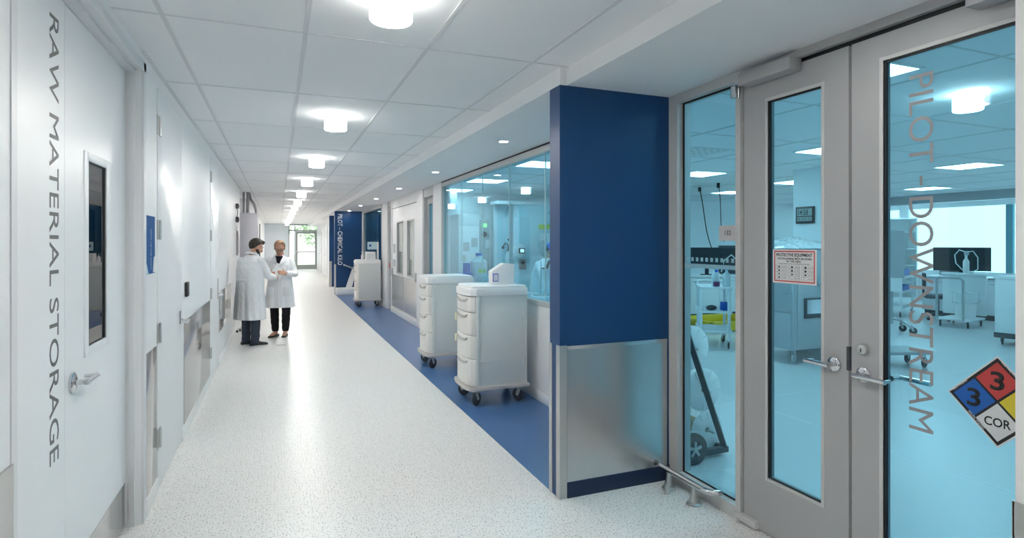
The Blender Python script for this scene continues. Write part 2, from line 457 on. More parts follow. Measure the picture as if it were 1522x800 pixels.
# ------------------------------------------------------------------ left doors
def hinge(door, y, z, x=XL):
    h = MB()
    h.box(x - .002, x + .005, y + .006, y + .05, z, z + .125)
    h.box(x - .002, x + .005, y - .062, y - .012, z, z + .125)
    h.cyl((x + .008, y - .003, z), (x + .008, y - .003, z + .125), .009, 10)
    for k in range(3): h.box(x + .005, x + .007, y + .02, y + .03, z + .02 + .04 * k, z + .03 + .04 * k)
    h.build('hinge', 'steelsat', door)

def lever(door, p, n, t, m='steelsat', L=.115, rose=.028):
    """lever handle: n = out of the door, t = the way the grip points"""
    p, n, t = V(p), V(n), V(t)
    h = MB().lathe([(0, 0), (rose, 0), (rose, .008), (rose * .8, .012), (0, .012)], p, n, 24)
    h.cyl(p + n * .01, p + n * .062, .0115, 14)
    a = p + n * .055
    q = [a - t * .012, a + t * .02, a + t * (L * .55), a + t * L]
    h.tube(q, [(.011, .012)] * 4, 10)
    h.tube([a + t * (L - .011) , a + t * (L - .011) - n * .042], .009, 10)
    return h.build('lever_handle', m, door)

# door 1: pair of leaves, lettered inactive leaf and active leaf with a dark window
d1 = empty('door_1', (-.79, 3.0, 0), 'large white door lettered Raw Material Storage at left edge', 'door', None, 'structure')
XD = -.785
MB().box(XD - .045, XD, 2.02, 2.777, .012, 2.535).build('inactive_leaf', 'door', d1)
lf = MB()
ya, yb, yw0, yw1, zw0, zw1 = 2.780, 3.755, 3.075, 3.365, 1.118, 1.945
lf.box(XD - .045, XD, ya, yw0, .012, 2.53).box(XD - .045, XD, yw1, yb, .012, 2.53)
lf.box(XD - .045, XD, yw0, yw1, .012, zw0).box(XD - .045, XD, yw0, yw1, zw1, 2.53)
lf.build('active_leaf', 'door', d1)
fr = MB()
for (a, c, e, f) in ((yw0 - .055, yw0, zw0 - .04, zw1 + .04), (yw1, yw1 + .07, zw0 - .04, zw1 + .04), (yw0, yw1, zw0 - .04, zw0), (yw0, yw1, zw1, zw1 + .04)):
    fr.box(XD - .02, XD + .005, a, c, e, f, .002)
wf = fr.build('window_frame', 'door', d1)
MB().box(XD - .012, XD - .006, yw0, yw1, zw0, zw1).build('window_pane', 'Gdark', d1)
MB().box(XD - .006, XD - .002, yw1 - .02, yw1, zw0, zw1).box(XD - .006, XD - .002, yw0, yw1, zw1 - .006, zw1).build('window_gasket', 'gasket', d1)
MB().box(XD, XD + .0025, 2.81, 3.742, .02, .255).build('kick_plate', 'guard', d1)
lever(d1, (XD, 2.862, 1.005), (1, 0, 0), (0, 1, 0), 'chrome', .13, .042)
text_mb('RAW MATERIAL STORAGE', .094, 1.69, (XD + .0002, 2.617, 2.437), (0, 0, -1), (0, 1, 0)).build('lettering', 'lettering', d1, smooth=0)
f = MB()
f.box(-.83, -.768, 3.757, 3.766, 0, 2.545).box(-.768, -.742, 3.748, 3.766, 0, 2.538)       # stepped far jamb
f.box(-.83, -.742, 2.03, 3.76, 2.532, 2.55)                                              # stepped head
f.box(-.742, XL + .012, 3.766, 3.83, 0, 2.60, .003).box(-.742, XL + .012, 2.03, 3.83, 2.546, 2.60, .003)
f.box(-.80, XL + .004, 2.06, 2.10, 0, 2.545)
f.build('door_frame', 'frame_white', d1)

def flush_door(name, y0, y1, z1, label, hz):
    d = empty(name, (XL, (y0 + y1) / 2, 0), label, 'door', None, 'structure')
    MB().box(XL - .045, XL + .004, y0 + .005, y1 - .005, .012, z1 - .006, .002).build('leaf', 'door', d)
    f = MB()
    f.box(XL - .06, XL - .046, y0, y1, 0, z1)
    f.build('door_stop', 'frame_white', d)
    for z in hz: hinge(d, y0 + .028 + .03, z)
    return d
d2 = flush_door('door_2', 4.205, 5.195, 2.56, 'white flush door with four hinges and lever, second from left', (.27, .94, 1.60, 2.265))
h = MB().box(XL + .004, XL + .012, 5.085, 5.125, .95, 1.05, .003); h.build('handle_plate', 'steelsat', d2)
lever(d2, (XL + .012, 5.10, .975), (1, 0, 0), (0, -1, 0), 'chrome', .10, .018)
d3 = flush_door('door_3', 7.25, 8.20, 2.56, 'white flush door with hinges just before the two people', (.27, .94, 1.60, 2.265))
MB().box(XL + .004, XL + .012, 8.09, 8.13, .87, 1.13, .003).build('handle_plate', 'steelsat', d3)
lever(d3, (XL + .012, 8.11, .92), (1, 0, 0), (0, -1, 0), 'chrome', .10, .018)

# small things on the left wall
r = MB().box(XL, XL + .022, 5.36, 5.475, 1.135, 1.255, .006)
rd = r.build('mounted_card_reader', 'black'); tag(rd, 'black card reader on the white wall above the steel guard', 'card reader')
sg = empty('wall_sign', (XL, 3.98, 1.4), 'narrow blue wall sign beside the hinges of the second door', 'sign')
MB().box(XL, XL + .005, 3.86, 4.115, 1.395, 1.74).build('sign_panel', 'brochure', sg)
mb = merge(*[text_mb(t, .012, L, (XL + .0052, y, 1.66 - .0), (0, 0, -1), (0, 1, 0), .0005) for t, L, y in (('ROOM USE AND SAFETY', .24, 3.99),)])
mb.build('lettering', 'lettering_w', sg, smooth=0)
MB().prism([(XL + .0052, 4.05, 1.40), (XL + .0052, 4.113, 1.40), (XL + .0052, 4.113, 1.50), (XL + .0052, 4.075, 1.49)], (.001, 0, 0)).build('white_corner', 'signwhite', sg)
MB().prism([(XL + .0052, 3.862, 1.397), (XL + .0052, 3.92, 1.397), (XL + .0052, 3.90, 1.42), (XL + .0052, 3.862, 1.46)], (.001, 0, 0)).build('photo_corner', 'frost', sg)
# thermostat and pendant sensor by the recess
for (y, z0, z1, lb) in ((11.45, 2.20, 2.29, 'upper black sensor on the wall beside the grey cabinet'), (11.45, 1.95, 2.05, 'lower black sensor on the wall beside the grey cabinet')):
    t = MB().box(XL, XL + .05, y, y + .12, z0, z1, .012); t.box(XL + .05, XL + .056, y + .02, y + .1, z0 + .03, z1 - .03)
    tag(t.build('wall_mounted_sensor', 'dark'), lb, 'sensor')
t = MB().tube([(XL + .02, 11.51, 2.20), (XL + .03, 11.53, 2.14), (XL + .02, 11.51, 2.05)], .008, 8)
tag(t.build('sensor_cord', 'conduit'), 'thin grey cord joining the two black wall sensors', 'cord')
t = MB().box(XL, XL + .035, 11.4, 11.6, 1.80, 1.90, .006); t.box(XL + .035, XL + .038, 11.43, 11.57, 1.83, 1.88)
tag(t.build('wall_mounted_thermostat', 'white'), 'small white thermostat below the black wall sensors', 'thermostat')
t = MB().box(XL, XL + .03, 11.62, 11.68, 1.35, 1.80, .008).box(XL + .03, XL + .036, 11.635, 11.665, 1.4, 1.75)
tag(t.build('wall_mounted_raceway', 'conduit'), 'grey upright raceway on the wall behind the man', 'raceway')

# electrical cabinet with conduits in the recess
ec = empty('electrical_cabinet', (-.6, 13.6, 1.1), 'lavender grey electrical cabinet in the recess behind the man', 'electrical cabinet')
MB().box(-1.39, -.40, 13.3, 13.7, 1.17, 2.21, .008).build('cabinet_body', 'cabinetgrey', ec)
MB().box(-1.36, -.44, 13.285, 13.3, 1.30, 2.17, .004).build('door', 'cabinetgrey', ec)
MB().box(-1.39, -.40, 13.28, 13.7, 1.06, 1.17, .01).build('base_channel', 'dark', ec)
cd = MB().tube([(-.60, 13.5, ZC), (-.60, 13.5, 2.21)], .03, 12); cd.tube([(-.68, 13.5, ZC), (-.68, 13.5, 2.21)], .022, 12)
cd.build('conduit', 'conduit', ec)
cd = MB().tube([(-.58, 13.55, ZC), (-.55, 13.55, 2.52), (-.48, 13.55, 2.42), (-.45, 13.55, 2.30), (-.44, 13.55, 2.21)], .025, 12).build('bent_conduit', 'conduit', ec)
MB().box(-1.30, -.5, 13.35, 13.65, .001, 1.06, .01).build('plinth', 'white', ec)
# small wheeled stand legs seen behind the man
fs = empty('wheeled_stand', (-.58, 11.2, 0), 'small dark wheeled stand behind the man by the left wall', 'stand')
MB().tube([(-.58, 11.2, .06), (-.58, 11.2, .55)], .014, 10).build('pole', 'chrome', fs)
MB().box(-.63, -.53, 11.14, 11.26, .42, .60, .012).build('motor', 'dark', fs)
for k in range(4):
    a = k * PI / 2 + .5
    l = MB().tube([(-.58, 11.2, .09), (-.58 + .1 * math.cos(a), 11.2 + .1 * math.sin(a), .05)], .010, 8)
    lg = l.build('leg', 'chrome', fs)
    MB().cyl((-.58 + .1 * math.cos(a), 11.19 + .1 * math.sin(a), .022), (-.58 + .1 * math.cos(a), 11.21 + .1 * math.sin(a), .022), .022, 12).build('caster', 'dark', lg)
t = MB().box(.02, .11, YE - .52, YE - .5, 1.03, 1.20, .004)
fp = tag(t.build('mounted_fire_alarm', 'red'), 'small red alarm station on the pale end wall between the people', 'fire alarm')
MB().box(.04, .09, YE - .526, YE - .52, 1.09, 1.14).build('pull_bar', 'signwhite', fp)
tag(MB().box(-.04, .17, YE - .512, YE - .5, 1.36, 1.43).build('mounted_notice_plate', 'labgrey'), 'small grey plate above the red alarm station', 'notice plate')
# far left dark door edge
d9 = empty('door_9', (XL, 26, 0), 'narrow dark-edged door far down the left wall', 'door', None, 'structure')
MB().box(XL, XL + .02, 25.4, 26.5, 0, 2.3).build('leaf', 'door', d9)
MB().box(XL, XL + .035, 25.3, 25.4, 0, 2.35).build('jamb', 'dark', d9)

# ------------------------------------------------------------------ exit door and glazing
x0, x1 = .55, 2.36
ex = empty('door_4', (1.5, YE, 0), 'glazed exit door at the far end of the corridor', 'door', None, 'structure')
f = MB()
for a in (.55, .86, 2.14, 2.30): f.box(a, a + (.06 if a != .86 else .05), YE, YE + .12, 0, ZC)
f.box(.55, 2.36, YE, YE + .12, 2.26, 2.33).box(.55, 2.36, YE, YE + .12, 2.60, ZC).box(.55, .86, YE, YE + .12, 0, .1).box(2.14, 2.36, YE, YE + .12, 0, .1)
f.box(2.14, 2.36, YE, YE + .12, .78, .86)
f.build('door_frame', 'exitframe', ex)
l = MB()
l.box(.92, 1.05, YE + .01, YE + .06, .02, 2.25).box(2.0, 2.13, YE + .01, YE + .06, .02, 2.25).box(1.05, 2.0, YE + .01, YE + .06, 2.12, 2.25).box(1.05, 2.0, YE + .01, YE + .06, .02, .30)
l.build('leaf', 'exitframe', ex)
pb = MB().box(.98, 2.06, YE - .06, YE - .03, 1.0, 1.09, .008).box(.96, 1.06, YE - .06, YE + .01, .98, 1.11, .008).box(2.0, 2.08, YE - .06, YE + .01, .98, 1.11, .008)
pb.build('panic_bar', 'steelsat', ex)
for a, b_, c, e in ((1.05, 2.0, .3, 2.12), (.61, .86, .1, 2.26), (2.20, 2.30, .86, 2.26), (.91, 2.14, 2.33, 2.6), (.61, .86, 2.33, 2.6)):
    MB().box(a, b_, YE + .03, YE + .038, c, e).build('pane', 'Gclear', ex)
struct('ground_outside', MB().box(-30, 40, YE + .25, 90, -.3, -.1), 'lawn', 'pale paving outside the exit door', 'ground')
def tree(x, y, hgt, rad, label):
    t = empty('tree', (x, y, -.1), label, 'tree', 'trees outside the exit door')
    tr = MB().tube([(x, y, -.1), (x + .1, y, hgt * .4), (x, y + .1, hgt * .75)], [.16, .12, .05], 10)
    tr.build('trunk', 'bark', t)
    lb = MB(); rnd = random.Random(int(x * 100 + y))
    for k in range(900):
        u = V((rnd.gauss(0, 1), rnd.gauss(0, 1), rnd.gauss(0, 1))).normalized() * rad * (rnd.random() ** .35)
        c = V((x, y, hgt * .62)) + V((u.x, u.y, u.z * 1.15))
        a = V((rnd.gauss(0, 1), rnd.gauss(0, 1), rnd.gauss(0, 1))).normalized(); b2 = a.orthogonal().normalized(); sz = rnd.uniform(.09, .2)
        lb.add([c - a * sz, c - b2 * sz * .5, c + a * sz, c + b2 * sz * .5], [(0, 1, 2, 3)])
    lb.build('foliage', 'leaf', t, smooth=0)
tree(8.6, 46.0, 4.4, 1.5, 'leafy tree outside beyond the right edge of the exit door')
tree(-1.2, 49.0, 5.2, 1.9, 'leafy tree outside far behind the left side pane')
tree(-.6, 43.0, 4.6, 1.5, 'leafy green tree outside at the left of the exit glazing')
tree(2.8, 46.5, 4.9, 1.7, 'leafy green tree outside straight behind the exit door')
tree(6.6, 51.5, 5.6, 2.1, 'leafy green tree outside furthest right behind the exit glazing')

# doors on the far right wall beyond the blue fins
for n, (a, b_) in enumerate(((24.3, 25.5), (27.6, 28.8), (31.4, 32.6))):
    d = empty('door_%d' % (10 + n), (2.1, a, 0), ('nearest', 'middle', 'furthest')[n] + ' of the white doors on the right wall beyond the blue fins', 'door', None, 'structure')
    MB().box(2.075, 2.1, a, b_, .01, 2.3, .003).build('leaf', 'door', d)
    MB().box(2.06, 2.1, a - .07, a, 0, 2.36).box(2.06, 2.1, b_, b_ + .07, 0, 2.36).build('jamb', 'frame_white', d)
    for z in (.3, 1.15, 2.0): MB().box(2.055, 2.075, a - .02, a + .06, z, z + .14).build('hinge', 'steelsat', d)
    lever(d, (2.075, b_ - .08, 1.0), (-1, 0, 0), (0, -1, 0))

# ------------------------------------------------------------------ glazing on the right
# main lab window
w1 = empty('window_2', (XR, 6.4, .95), 'long cyan tinted laboratory window behind the white carts', 'window', None, 'structure')
f = MB().box(XR - .008, XR + .10, 3.30, 8.93, 2.475, ZS - .02).box(XR - .012, XR + .1, 3.30, 8.93, .95, 1.0, .004).box(XR - .008, XR + .10, 8.885, 8.93, 1.0, 2.475)
f.build('window_frame', 'alu_lt', w1)
MB().box(XR - .004, XR + .1, 3.30, 8.93, ZS - .02, ZS).build('head_gap', 'gasket', w1)
ys = [3.32, 4.195, 5.146, 6.10, 7.035, 7.95, 8.88]
for a, c in zip(ys, ys[1:]): MB().box(XR + .03, XR + .042, a + .0015, c - .0015, .995, 2.48).build('pane', 'G', w1)
g = MB()
for a in ys[1:-1]: g.box(XR + .029, XR + .043, a - .0045, a + .0045, 1.0, 2.476)
g.build('silicone_joint', 'Gedge', w1)
# window of the chemical kilo room
w2 = empty('window_3', (XR, 16.5, .8), 'far cyan tinted window beside the lettered blue fin', 'window', None, 'structure')
f = MB().box(XR - .008, XR + .10, 14.62, 18.32, 2.475, ZS).box(XR - .012, XR + .1, 14.62, 18.32, .80, .86, .004).box(XR - .008, XR + .10, 17.98, 18.32, .86, 2.475).box(XR - .008, XR + .10, 14.62, 14.68, .86, 2.475)
f.build('window_frame', 'alu_lt', w2)
for a, c in ((14.68, 15.8), (15.81, 16.9), (16.91, 17.98)): MB().box(XR + .03, XR + .042, a, c, .86, 2.475).build('pane', 'G', w2)
cu = MB(); pts = []
n = 90
for i in range(n + 1):
    yy = 14.3 + 4.1 * i / n; pts.append((2.95 + .035 * math.sin(i * 1.35), yy))
vs = [V((x, y, .05)) for x, y in pts] + [V((x, y, 2.45)) for x, y in pts]
cu.add(vs, [(i, i + 1, n + 2 + i, n + 1 + i) for i in range(n)])
r_ = bmesh.ops.solidify(cu.bm, geom=cu.bm.faces[:], thickness=.004)
tag(cu.build('hanging_curtain', 'teal'), 'teal curtain hanging behind the far tinted window', 'curtain')

def glass_door(name, y0, y1, xf, label, stile=.14, top=.13, bot=.3, zt=2.42, hand=1, plate=True):
    d = empty(name, (xf, (y0 + y1) / 2, 0), label, 'door', None, 'structure')
    l = MB()
    l.box(xf, xf + .045, y0, y0 + stile, .01, zt).box(xf, xf + .045, y1 - stile, y1, .01, zt)
    l.box(xf, xf + .045, y0 + stile, y1 - stile, .01, bot).box(xf, xf + .045, y0 + stile, y1 - stile, zt - top, zt)
    l.build('leaf', 'alu', d)
    MB().box(xf + .018, xf + .028, y0 + stile, y1 - stile, bot, zt - top).build('pane', 'G', d)
    return d
f5 = glass_door('door_5', 9.50, 10.20, 2.50, 'narrow glazed grey door left of the long laboratory window', .11, .13, .28, 2.40)
MB().box(XR, 2.56, 9.46, 9.50, 0, ZS).box(XR + .02, 2.56, 10.20, 10.25, 0, ZS).box(XR + .02, 2.56, 9.5, 10.2, 2.40, ZS).build('door_frame', 'alu_lt', f5)
MB().box(2.47, 2.50, 9.54, 9.60, 1.02, 1.12, .005).build('lock_box', 'white', f5)
lever(f5, (2.50, 10.14, 1.0), (-1, 0, 0), (0, -1, 0))
f6 = glass_door('door_6', 13.42, 13.85, 2.47, 'slim glazed grey door beside the white post far down', .06, .12, .25, 2.42)
MB().box(XR + .01, 2.56, 13.42, 13.46, 2.42, ZS).box(XR + .02, 2.56, 13.42, 13.85, 2.42, ZS).build('door_frame', 'alu_lt', f6)
lever(f6, (2.47, 13.79, 1.0), (-1, 0, 0), (0, -1, 0))
MB().box(2.455, 2.47, 13.6, 13.8, .98, 1.1).build('red_notice', 'red', f6)

# white double door with vision panels and steel kick plates
d7 = empty('door_7', (2.45, 12.0, 0), 'white double doors with two narrow vision panels and steel lower panels', 'door', None, 'structure')
for a, c, sgn in ((10.74, 11.995, 1), (12.005, 13.30, -1)):
    va, vb = (11.05, 11.62) if sgn == 1 else (12.12, 12.72)
    if sgn == 1: za, zb = .92, 2.02
    else: za, zb = .92, 2.02
    l = MB().box(2.44, 2.485, a, va, .12, 2.35).box(2.44, 2.485, vb, c, .12, 2.35).box(2.44, 2.485, va, vb, .12, za).box(2.44, 2.485, va, vb, zb, 2.35)
    lo = l.build('leaf', 'door', d7)
    vf = MB()
    for p in ((va - .03, va, za - .03, zb + .03), (vb, vb + .03, za - .03, zb + .03), (va, vb, za - .03, za), (va, vb, zb, zb + .03)): vf.box(2.43, 2.44, *p)
    vf.build('vision_frame', 'alu_lt', lo)
    MB().box(2.455, 2.462, va, vb, za, zb).build('pane', 'Gmid', lo)
    MB().box(2.434, 2.44, a + .02, c - .02, .14, .86).build('kick_plate', 'steel', lo)
    yy = a + .03 if sgn == 1 else c - .09
    MB().box(2.405, 2.44, yy, yy + .07, .83, 1.0, .005).build('hinge', 'steelsat', lo)
MB().box(2.40, 2.436, 10.72, 13.32, .001, .12, .004).build('base', 'white', d7)
MB().box(2.43, 2.44, 12.95, 13.15, 1.35, 1.55).build('notice', 'labgrey', d7); MB().box(2.43, 2.44, 12.95, 13.15, 1.05, 1.2).build('notice', 'labgrey', d7)

# entrance: sidelight and pair of glass doors
XG = 2.44
sl = empty('window_4', (XG, 2.8, 0), 'tall cyan tinted sidelight between the blue fin and glass doors', 'window', None, 'structure')
f = MB().box(XR, XG + .09, 3.075, 3.16, 0, ZS).box(XR, XG + .09, 2.52, 2.556, .0, ZS).box(XR, XG + .09, 2.556, 3.075, 2.50, ZS).box(XR, XG + .09, 2.556, 3.075, 0, .075)
f.build('window_frame', 'alu_lt', sl)
MB().box(XG + .03, XG + .042, 2.556, 3.075, .075, 2.50).build('pane', 'G', sl)
g = MB().box(XG + .026, XG + .030, 3.058, 3.075, .075, 2.5).box(XG + .026, XG + .030, 2.556, 3.07, 2.488, 2.5).box(XG + .026, XG + .030, 2.556, 3.07, .075, .085)
g.build('gasket', 'gasket', sl)
MB().box(XG + .0285, XG + .0299, 2.556, 3.06, 1.420, 1.446).build('frosted_band', 'band', sl)
g = MB()
for k in range(11): g.box(XG + .0285, XG + .0299, 2.575 + .044 * k, 2.575 + .044 * k + .022, 1.462, 1.487)
g.build('frosted_square', 'band', sl)
pl = empty('room_number_plate', (XG, 2.655, 1.63), 'small grey plate reading 132 on the tall sidelight', 'sign')
MB().box(XG + .018, XG + .0285, 2.582, 2.730, 1.592, 1.682).build('plate', 'signgrey', pl)
text_mb('132', .028, .05, (XG + .0179, 2.682, 1.625), (0, -1, 0), (0, 0, 1)).build('lettering', 'ink', pl, smooth=0)

tf = empty('trim_9', (XG, 1.9, 2.5), 'grey door head above the pair of glass doors', 'door frame', None, 'structure')
MB().box(XR, XG + .09, .845, 2.52, 2.513, ZS).build('head_frame', 'alu', tf)
MB().box(XG + .01, XG + .08, .845, 2.52, 2.49, 2.513).build('dark_gap', 'gasket', tf)

def entry_door(name, y0, y1, ga, gb, zg0, zg1, label):
    d = empty(name, (XG, (y0 + y1) / 2, 0), label, 'door', None, 'structure')
    l = MB()
    l.box(XG, XG + .045, y0, ga, .012, 2.49).box(XG, XG + .045, gb, y1, .012, 2.49)
    l.box(XG, XG + .045, ga, gb, .012, zg0).box(XG, XG + .045, ga, gb, zg1, 2.49)
    l.build('leaf', 'alu', d)
    b = MB()
    for p in ((ga - .018, ga, zg0 - .018, zg1 + .018), (gb, gb + .018, zg0 - .018, zg1 + .018), (ga, gb, zg0 - .018, zg0), (ga, gb, zg1, zg1 + .018)):
        b.box(XG - .003, XG + .01, *p, .0015)
    b.build('glazing_bead', 'alu_lt', d)
    MB().box(XG + .018, XG + .028, ga, gb, zg0, zg1).build('pane', 'G', d)
    g = MB().box(XG + .003, XG + .017, gb - .010, gb - .0005, zg0, zg1).box(XG + .003, XG + .017, ga, gb, zg1 - .009, zg1 - .0005).box(XG + .003, XG + .017, ga, gb, zg0 + .0005, zg0 + .006)
    g.build('gasket', 'gasket', d)
    return d
dl = entry_door('door_8', 1.868, 2.512, 2.012, 2.340, .315, 2.342, 'left grey framed glass door carrying the protective equipment sign')
c = MB().box(XG - .085, XG, 2.125, 2.47, 2.448, 2.512, .002); c.build('door_closer', 'alu', dl)
MB().box(XG - .05, XG + .01, 2.47, 2.55, 2.462, 2.485, .004).cyl((XG - .045, 2.535, 2.40), (XG - .045, 2.535, 2.462), .022, 16).build('closer_arm', 'chrome', dl)
lever(dl, (XG, 1.94, 1.005), (-1, 0, 0), (0, 1, 0), 'chrome', .12, .034)
MB().box(XG - .004, XG + .03, 1.862, 1.876, .99, 1.10).build('latch_plate', 'dark', dl)
MB().box(XG - .03, XG + .02, 2.40, 2.56, .012, .05, .004).cyl((XG - .02, 2.53, .0), (XG - .02, 2.53, .02), .018, 14).build('floor_pivot', 'alu_lt', dl)
dr = entry_door('door_13', .905, 1.853, 1.05, 1.704, .20, 2.372, 'right grey framed glass door lettered Pilot Downstream')
MB().box(XG - .085, XG, .95, 1.335, 2.452, 2.512, .002).build('door_closer', 'alu', dr)
merge(text_mb('PILOT', .097, .371, (XG + .0176, 1.605, 2.278), (0, 0, -1), (0, -1, 0), .0004), text_mb('DOWNSTREAM', .097, .968, (XG + .0176, 1.605, 1.770), (0, 0, -1), (0, -1, 0), .0004),
      MB().box(XG + .0172, XG + .0176, 1.551, 1.562, 1.817, 1.856)).build('lettering', 'lettering_g', dr, smooth=0)
lever(dr, (XG, 1.793, .985), (-1, 0, 0), (0, -1, 0), 'chrome', .135, .034)
lk = MB().lathe([(0, 0), (.024, 0), (.022, .016), (.014, .019), (0, .019)], (XG, 1.795, 1.10), (-1, 0, 0), 20)
lkk = lk.build('lock_cylinder', 'steelsat', dr)
MB().box(XG - .021, XG - .019, 1.793, 1.797, 1.088, 1.105).build('keyway', 'ink', lkk)
h = MB().cyl((XG + .045, 1.70, .985), (XG + .105, 1.70, .985), .012, 12).tube([(XG + .10, 1.71, .985), (XG + .10, 1.57, .985)], .012, 12)
h.build('inside_lever', 'chrome', dr)

# protective equipment sign on the left door glass
XS = XG + .0165
PO = .0148
ps = empty('protective_equipment_sign', (XS, 2.17, 1.45), 'white sign with red border reading Protective Equipment on glass', 'sign')
MB().box(XS - .001, XS, 2.051, 2.321, 1.368, 1.545).build('sign_panel', 'signwhite', ps)
b = MB(); e_ = .0016
for p in ((2.061, 2.312, 1.532, 1.538), (2.061, 2.312, 1.377, 1.383), (2.061, 2.067, 1.377, 1.538), (2.306, 2.312, 1.377, 1.538)): b.box(XS - e_, XS - .001, *p)
b.build('border', 'red', ps)
tx = [text_mb(t, hh, L, (XS - e_, 2.1865, z), (0, -1, 0), (0, 0, 1), .0003, align='C', stroke=st) for t, hh, L, z, st in (
    ('PROTECTIVE EQUIPMENT', .0165, .222, 1.509, .02), ('THE FOLLOWING MUST BE WORN', .010, .214, 1.493, .02), ('IN THIS AREA', .010, .088, 1.479, .02), ('PLEASE CHECK (X) ALL IN APPROPRIATE BOXES', .0055, .19, 1.468, .0))]
b = MB()
ws = [['SAFETY GLASSES', 'HARD HAT', 'GLOVES', 'FACE SHIELD'], ['LAB RESPIRATOR', 'SAFETY GOGGLES', 'APRON', 'SHOE COVERS'], ['FULL SUIT', 'EARPLUGS', 'SAFETY SHOES', 'LAB COAT']]
for ci in range(3):
    for ri in range(4):
        yy = 2.303 - ci * .082; z = 1.446 - ri * .0185
        for p in ((yy - .072, yy, z + .0148, z + .0154), (yy - .072, yy, z, z + .0006), (yy - .0006, yy, z, z + .015), (yy - .072, yy - .0714, z, z + .015), (yy - .0145, yy - .0139, z, z + .015)):
            b.box(XS - e_, XS - .001, *p)
        if ri < 3 or ci == 0: b.ball((XS - e_, yy - .024, z + .0075), (.0004, .005 + .001 * ci, .0055 if ri != 2 else .004), 10, 6)
        tx.append(text_mb(ws[ci][ri], .0042, .030, (XS - e_, yy - .038, z + .005), (0, -1, 0), (0, 0, 1), .0002))
b.build('check_boxes', 'ink', ps, smooth=0)
merge(*tx).build('lettering', 'ink', ps, smooth=0)

# NFPA style hazard diamond on the right door glass
c0 = V((XS, 1.284, .993)); S2 = .170
def dia(u, v): return V((0, -u, v))     # u to the viewer's right
nf = empty('hazard_diamond_sign', (XS, 1.284, .99), 'diamond hazard sign with blue, red, yellow and white squares on glass', 'sign')
def quad(name, cx, cz, r, m, x, rr=None):
    rr = rr or r
    pts = [c0 + dia(cx, cz + rr) + V((x, 0, 0)), c0 + dia(cx + r, cz) + V((x, 0, 0)), c0 + dia(cx, cz - rr) + V((x, 0, 0)), c0 + dia(cx - r, cz) + V((x, 0, 0))]
    return MB().prism(pts, (-.0006, 0, 0)).build(name, m, nf, smooth=0)
quad('backing', 0, 0, S2, 'signwhite', 0)
quad('black_border', 0, 0, S2 - .008, 'ink', -.0006)
q = .0745 - .004
quad('blue_square', -.0765, 0, q, 'blue', -.0012); quad('red_square', 0, .0765, q, 'red', -.0012)
quad('yellow_square', .0765, 0, q, 'yellow', -.0012); quad('white_square', 0, -.0765, q, 'signwhite', -.0012)
XT = XS - .0018
merge(*[text_mb('3', .066, .046, (XT, 1.284 - u, .993 + v - .033), (0, -1, 0), (0, 0, 1), .0003, align='C', stroke=.02) for u, v in ((-.078, 0), (0, .078))],
      text_mb('COR', .032, .085, (XT, 1.284, .993 - .092), (0, -1, 0), (0, 0, 1), .0003, align='C', stroke=.015)).build('lettering', 'ink', nf, smooth=0)
r2 = math.sqrt(.5)
merge(text_mb('HEALTH HAZARD', .008, .07, (XT, 1.284 + .148, .993 + .008), (0, -r2, r2), (0, r2, r2), .0003),
      text_mb('FIRE HAZARD', .008, .065, (XT, 1.284 - .012, .993 + .146), (0, -r2, -r2), (0, -r2, r2), .0003),
      text_mb('SPECIFIC HAZARD', .008, .075, (XT, 1.284 + .098, .993 - .060), (0, -r2, -r2), (0, -r2, r2), .0003)).build('lettering', 'lettering_w', nf, smooth=0)

# lettering on the far fin
text_mb('PILOT \u2013 CHEMICAL KILO', .135, 1.56, (1.695, 18.3195, 2.46), (0, 0, -1), (1, 0, 0), .001, stroke=.012).build('trim_10', 'lettering_w', None, smooth=0)
tag(bpy.data.objects['trim_10'], 'white vertical lettering on the far blue fin', 'lettering', None, 'structure')

# bumper rail in front of the sidelight
br = empty('bumper_rail', (2.36, 2.9, 0), 'low steel bumper rail on two posts before the sidelight', 'bumper rail')
pth = [(2.33, 3.125, .115), (2.33, 2.85, .115)]
for k in range(1, 8):
    a = k / 7 * PI / 2; pth.append((2.33 + .075 * (1 - math.cos(a)), 2.73 - .075 * math.sin(a), .115))
pth.insert(2, (2.33, 2.74, .115))
MB().tube(pth, .019, 16).build('rail_tube', 'chrome', br)
for y in (3.04, 2.80):
    MB().tube([(2.33, y, .10), (2.33, y, .05), (2.33, y, .012)], [.017, .022, .032], 16).lathe([(0, 0), (.045, 0), (.045, .006), (.03, .012), (0, .012)], (2.33, y, 0), (0, 0, 1), 24).build('post', 'steelsat', br)
ds = MB().lathe([(0, 0), (.016, 0), (.016, .03), (.019, .032), (.019, .046), (.015, .052), (0, .052)], (2.275, 2.985, 0), (0, 0, 1), 20)
tag(ds.build('door_stop_post', 'steelsat'), 'small steel door stop on the floor near the bumper rail', 'door stop')

# ------------------------------------------------------------------ lights
ords = ['first', 'second', 'third', 'fourth', 'fifth', 'sixth', 'seventh', 'eighth', 'ninth', 'tenth', 'eleventh', 'twelfth', 'thirteenth', 'fourteenth']
def drum(loc, label, group='drum lights along the corridor ceiling', rad=.091, hh=.125):
    o = empty('ceiling_drum_light', loc, label, 'ceiling light', group)
    x, y, z = loc
    MB().lathe([(0, 0), (rad * .9, 0), (rad * .9, -.012), (rad * .55, -.014), (rad * .55, 0)], (x, y, z), (0, 0, 1), 32).build('ceiling_plate', 'white', o)
    MB().lathe([(rad * .9, -hh), (rad * .97, -hh), (rad, -hh + .004), (rad, -.014), (rad * .97, -.0145), (0, -.0145)], (x, y, z), (0, 0, 1), 36).build('shade', 'drum', o)
    MB().lathe([(0, -hh + .001), (rad * .93, -hh + .001), (rad * .93, -hh + .004), (0, -hh + .004)], (x, y, z), (0, 0, 1), 36).build('lens', 'drumlens', o)
    return o
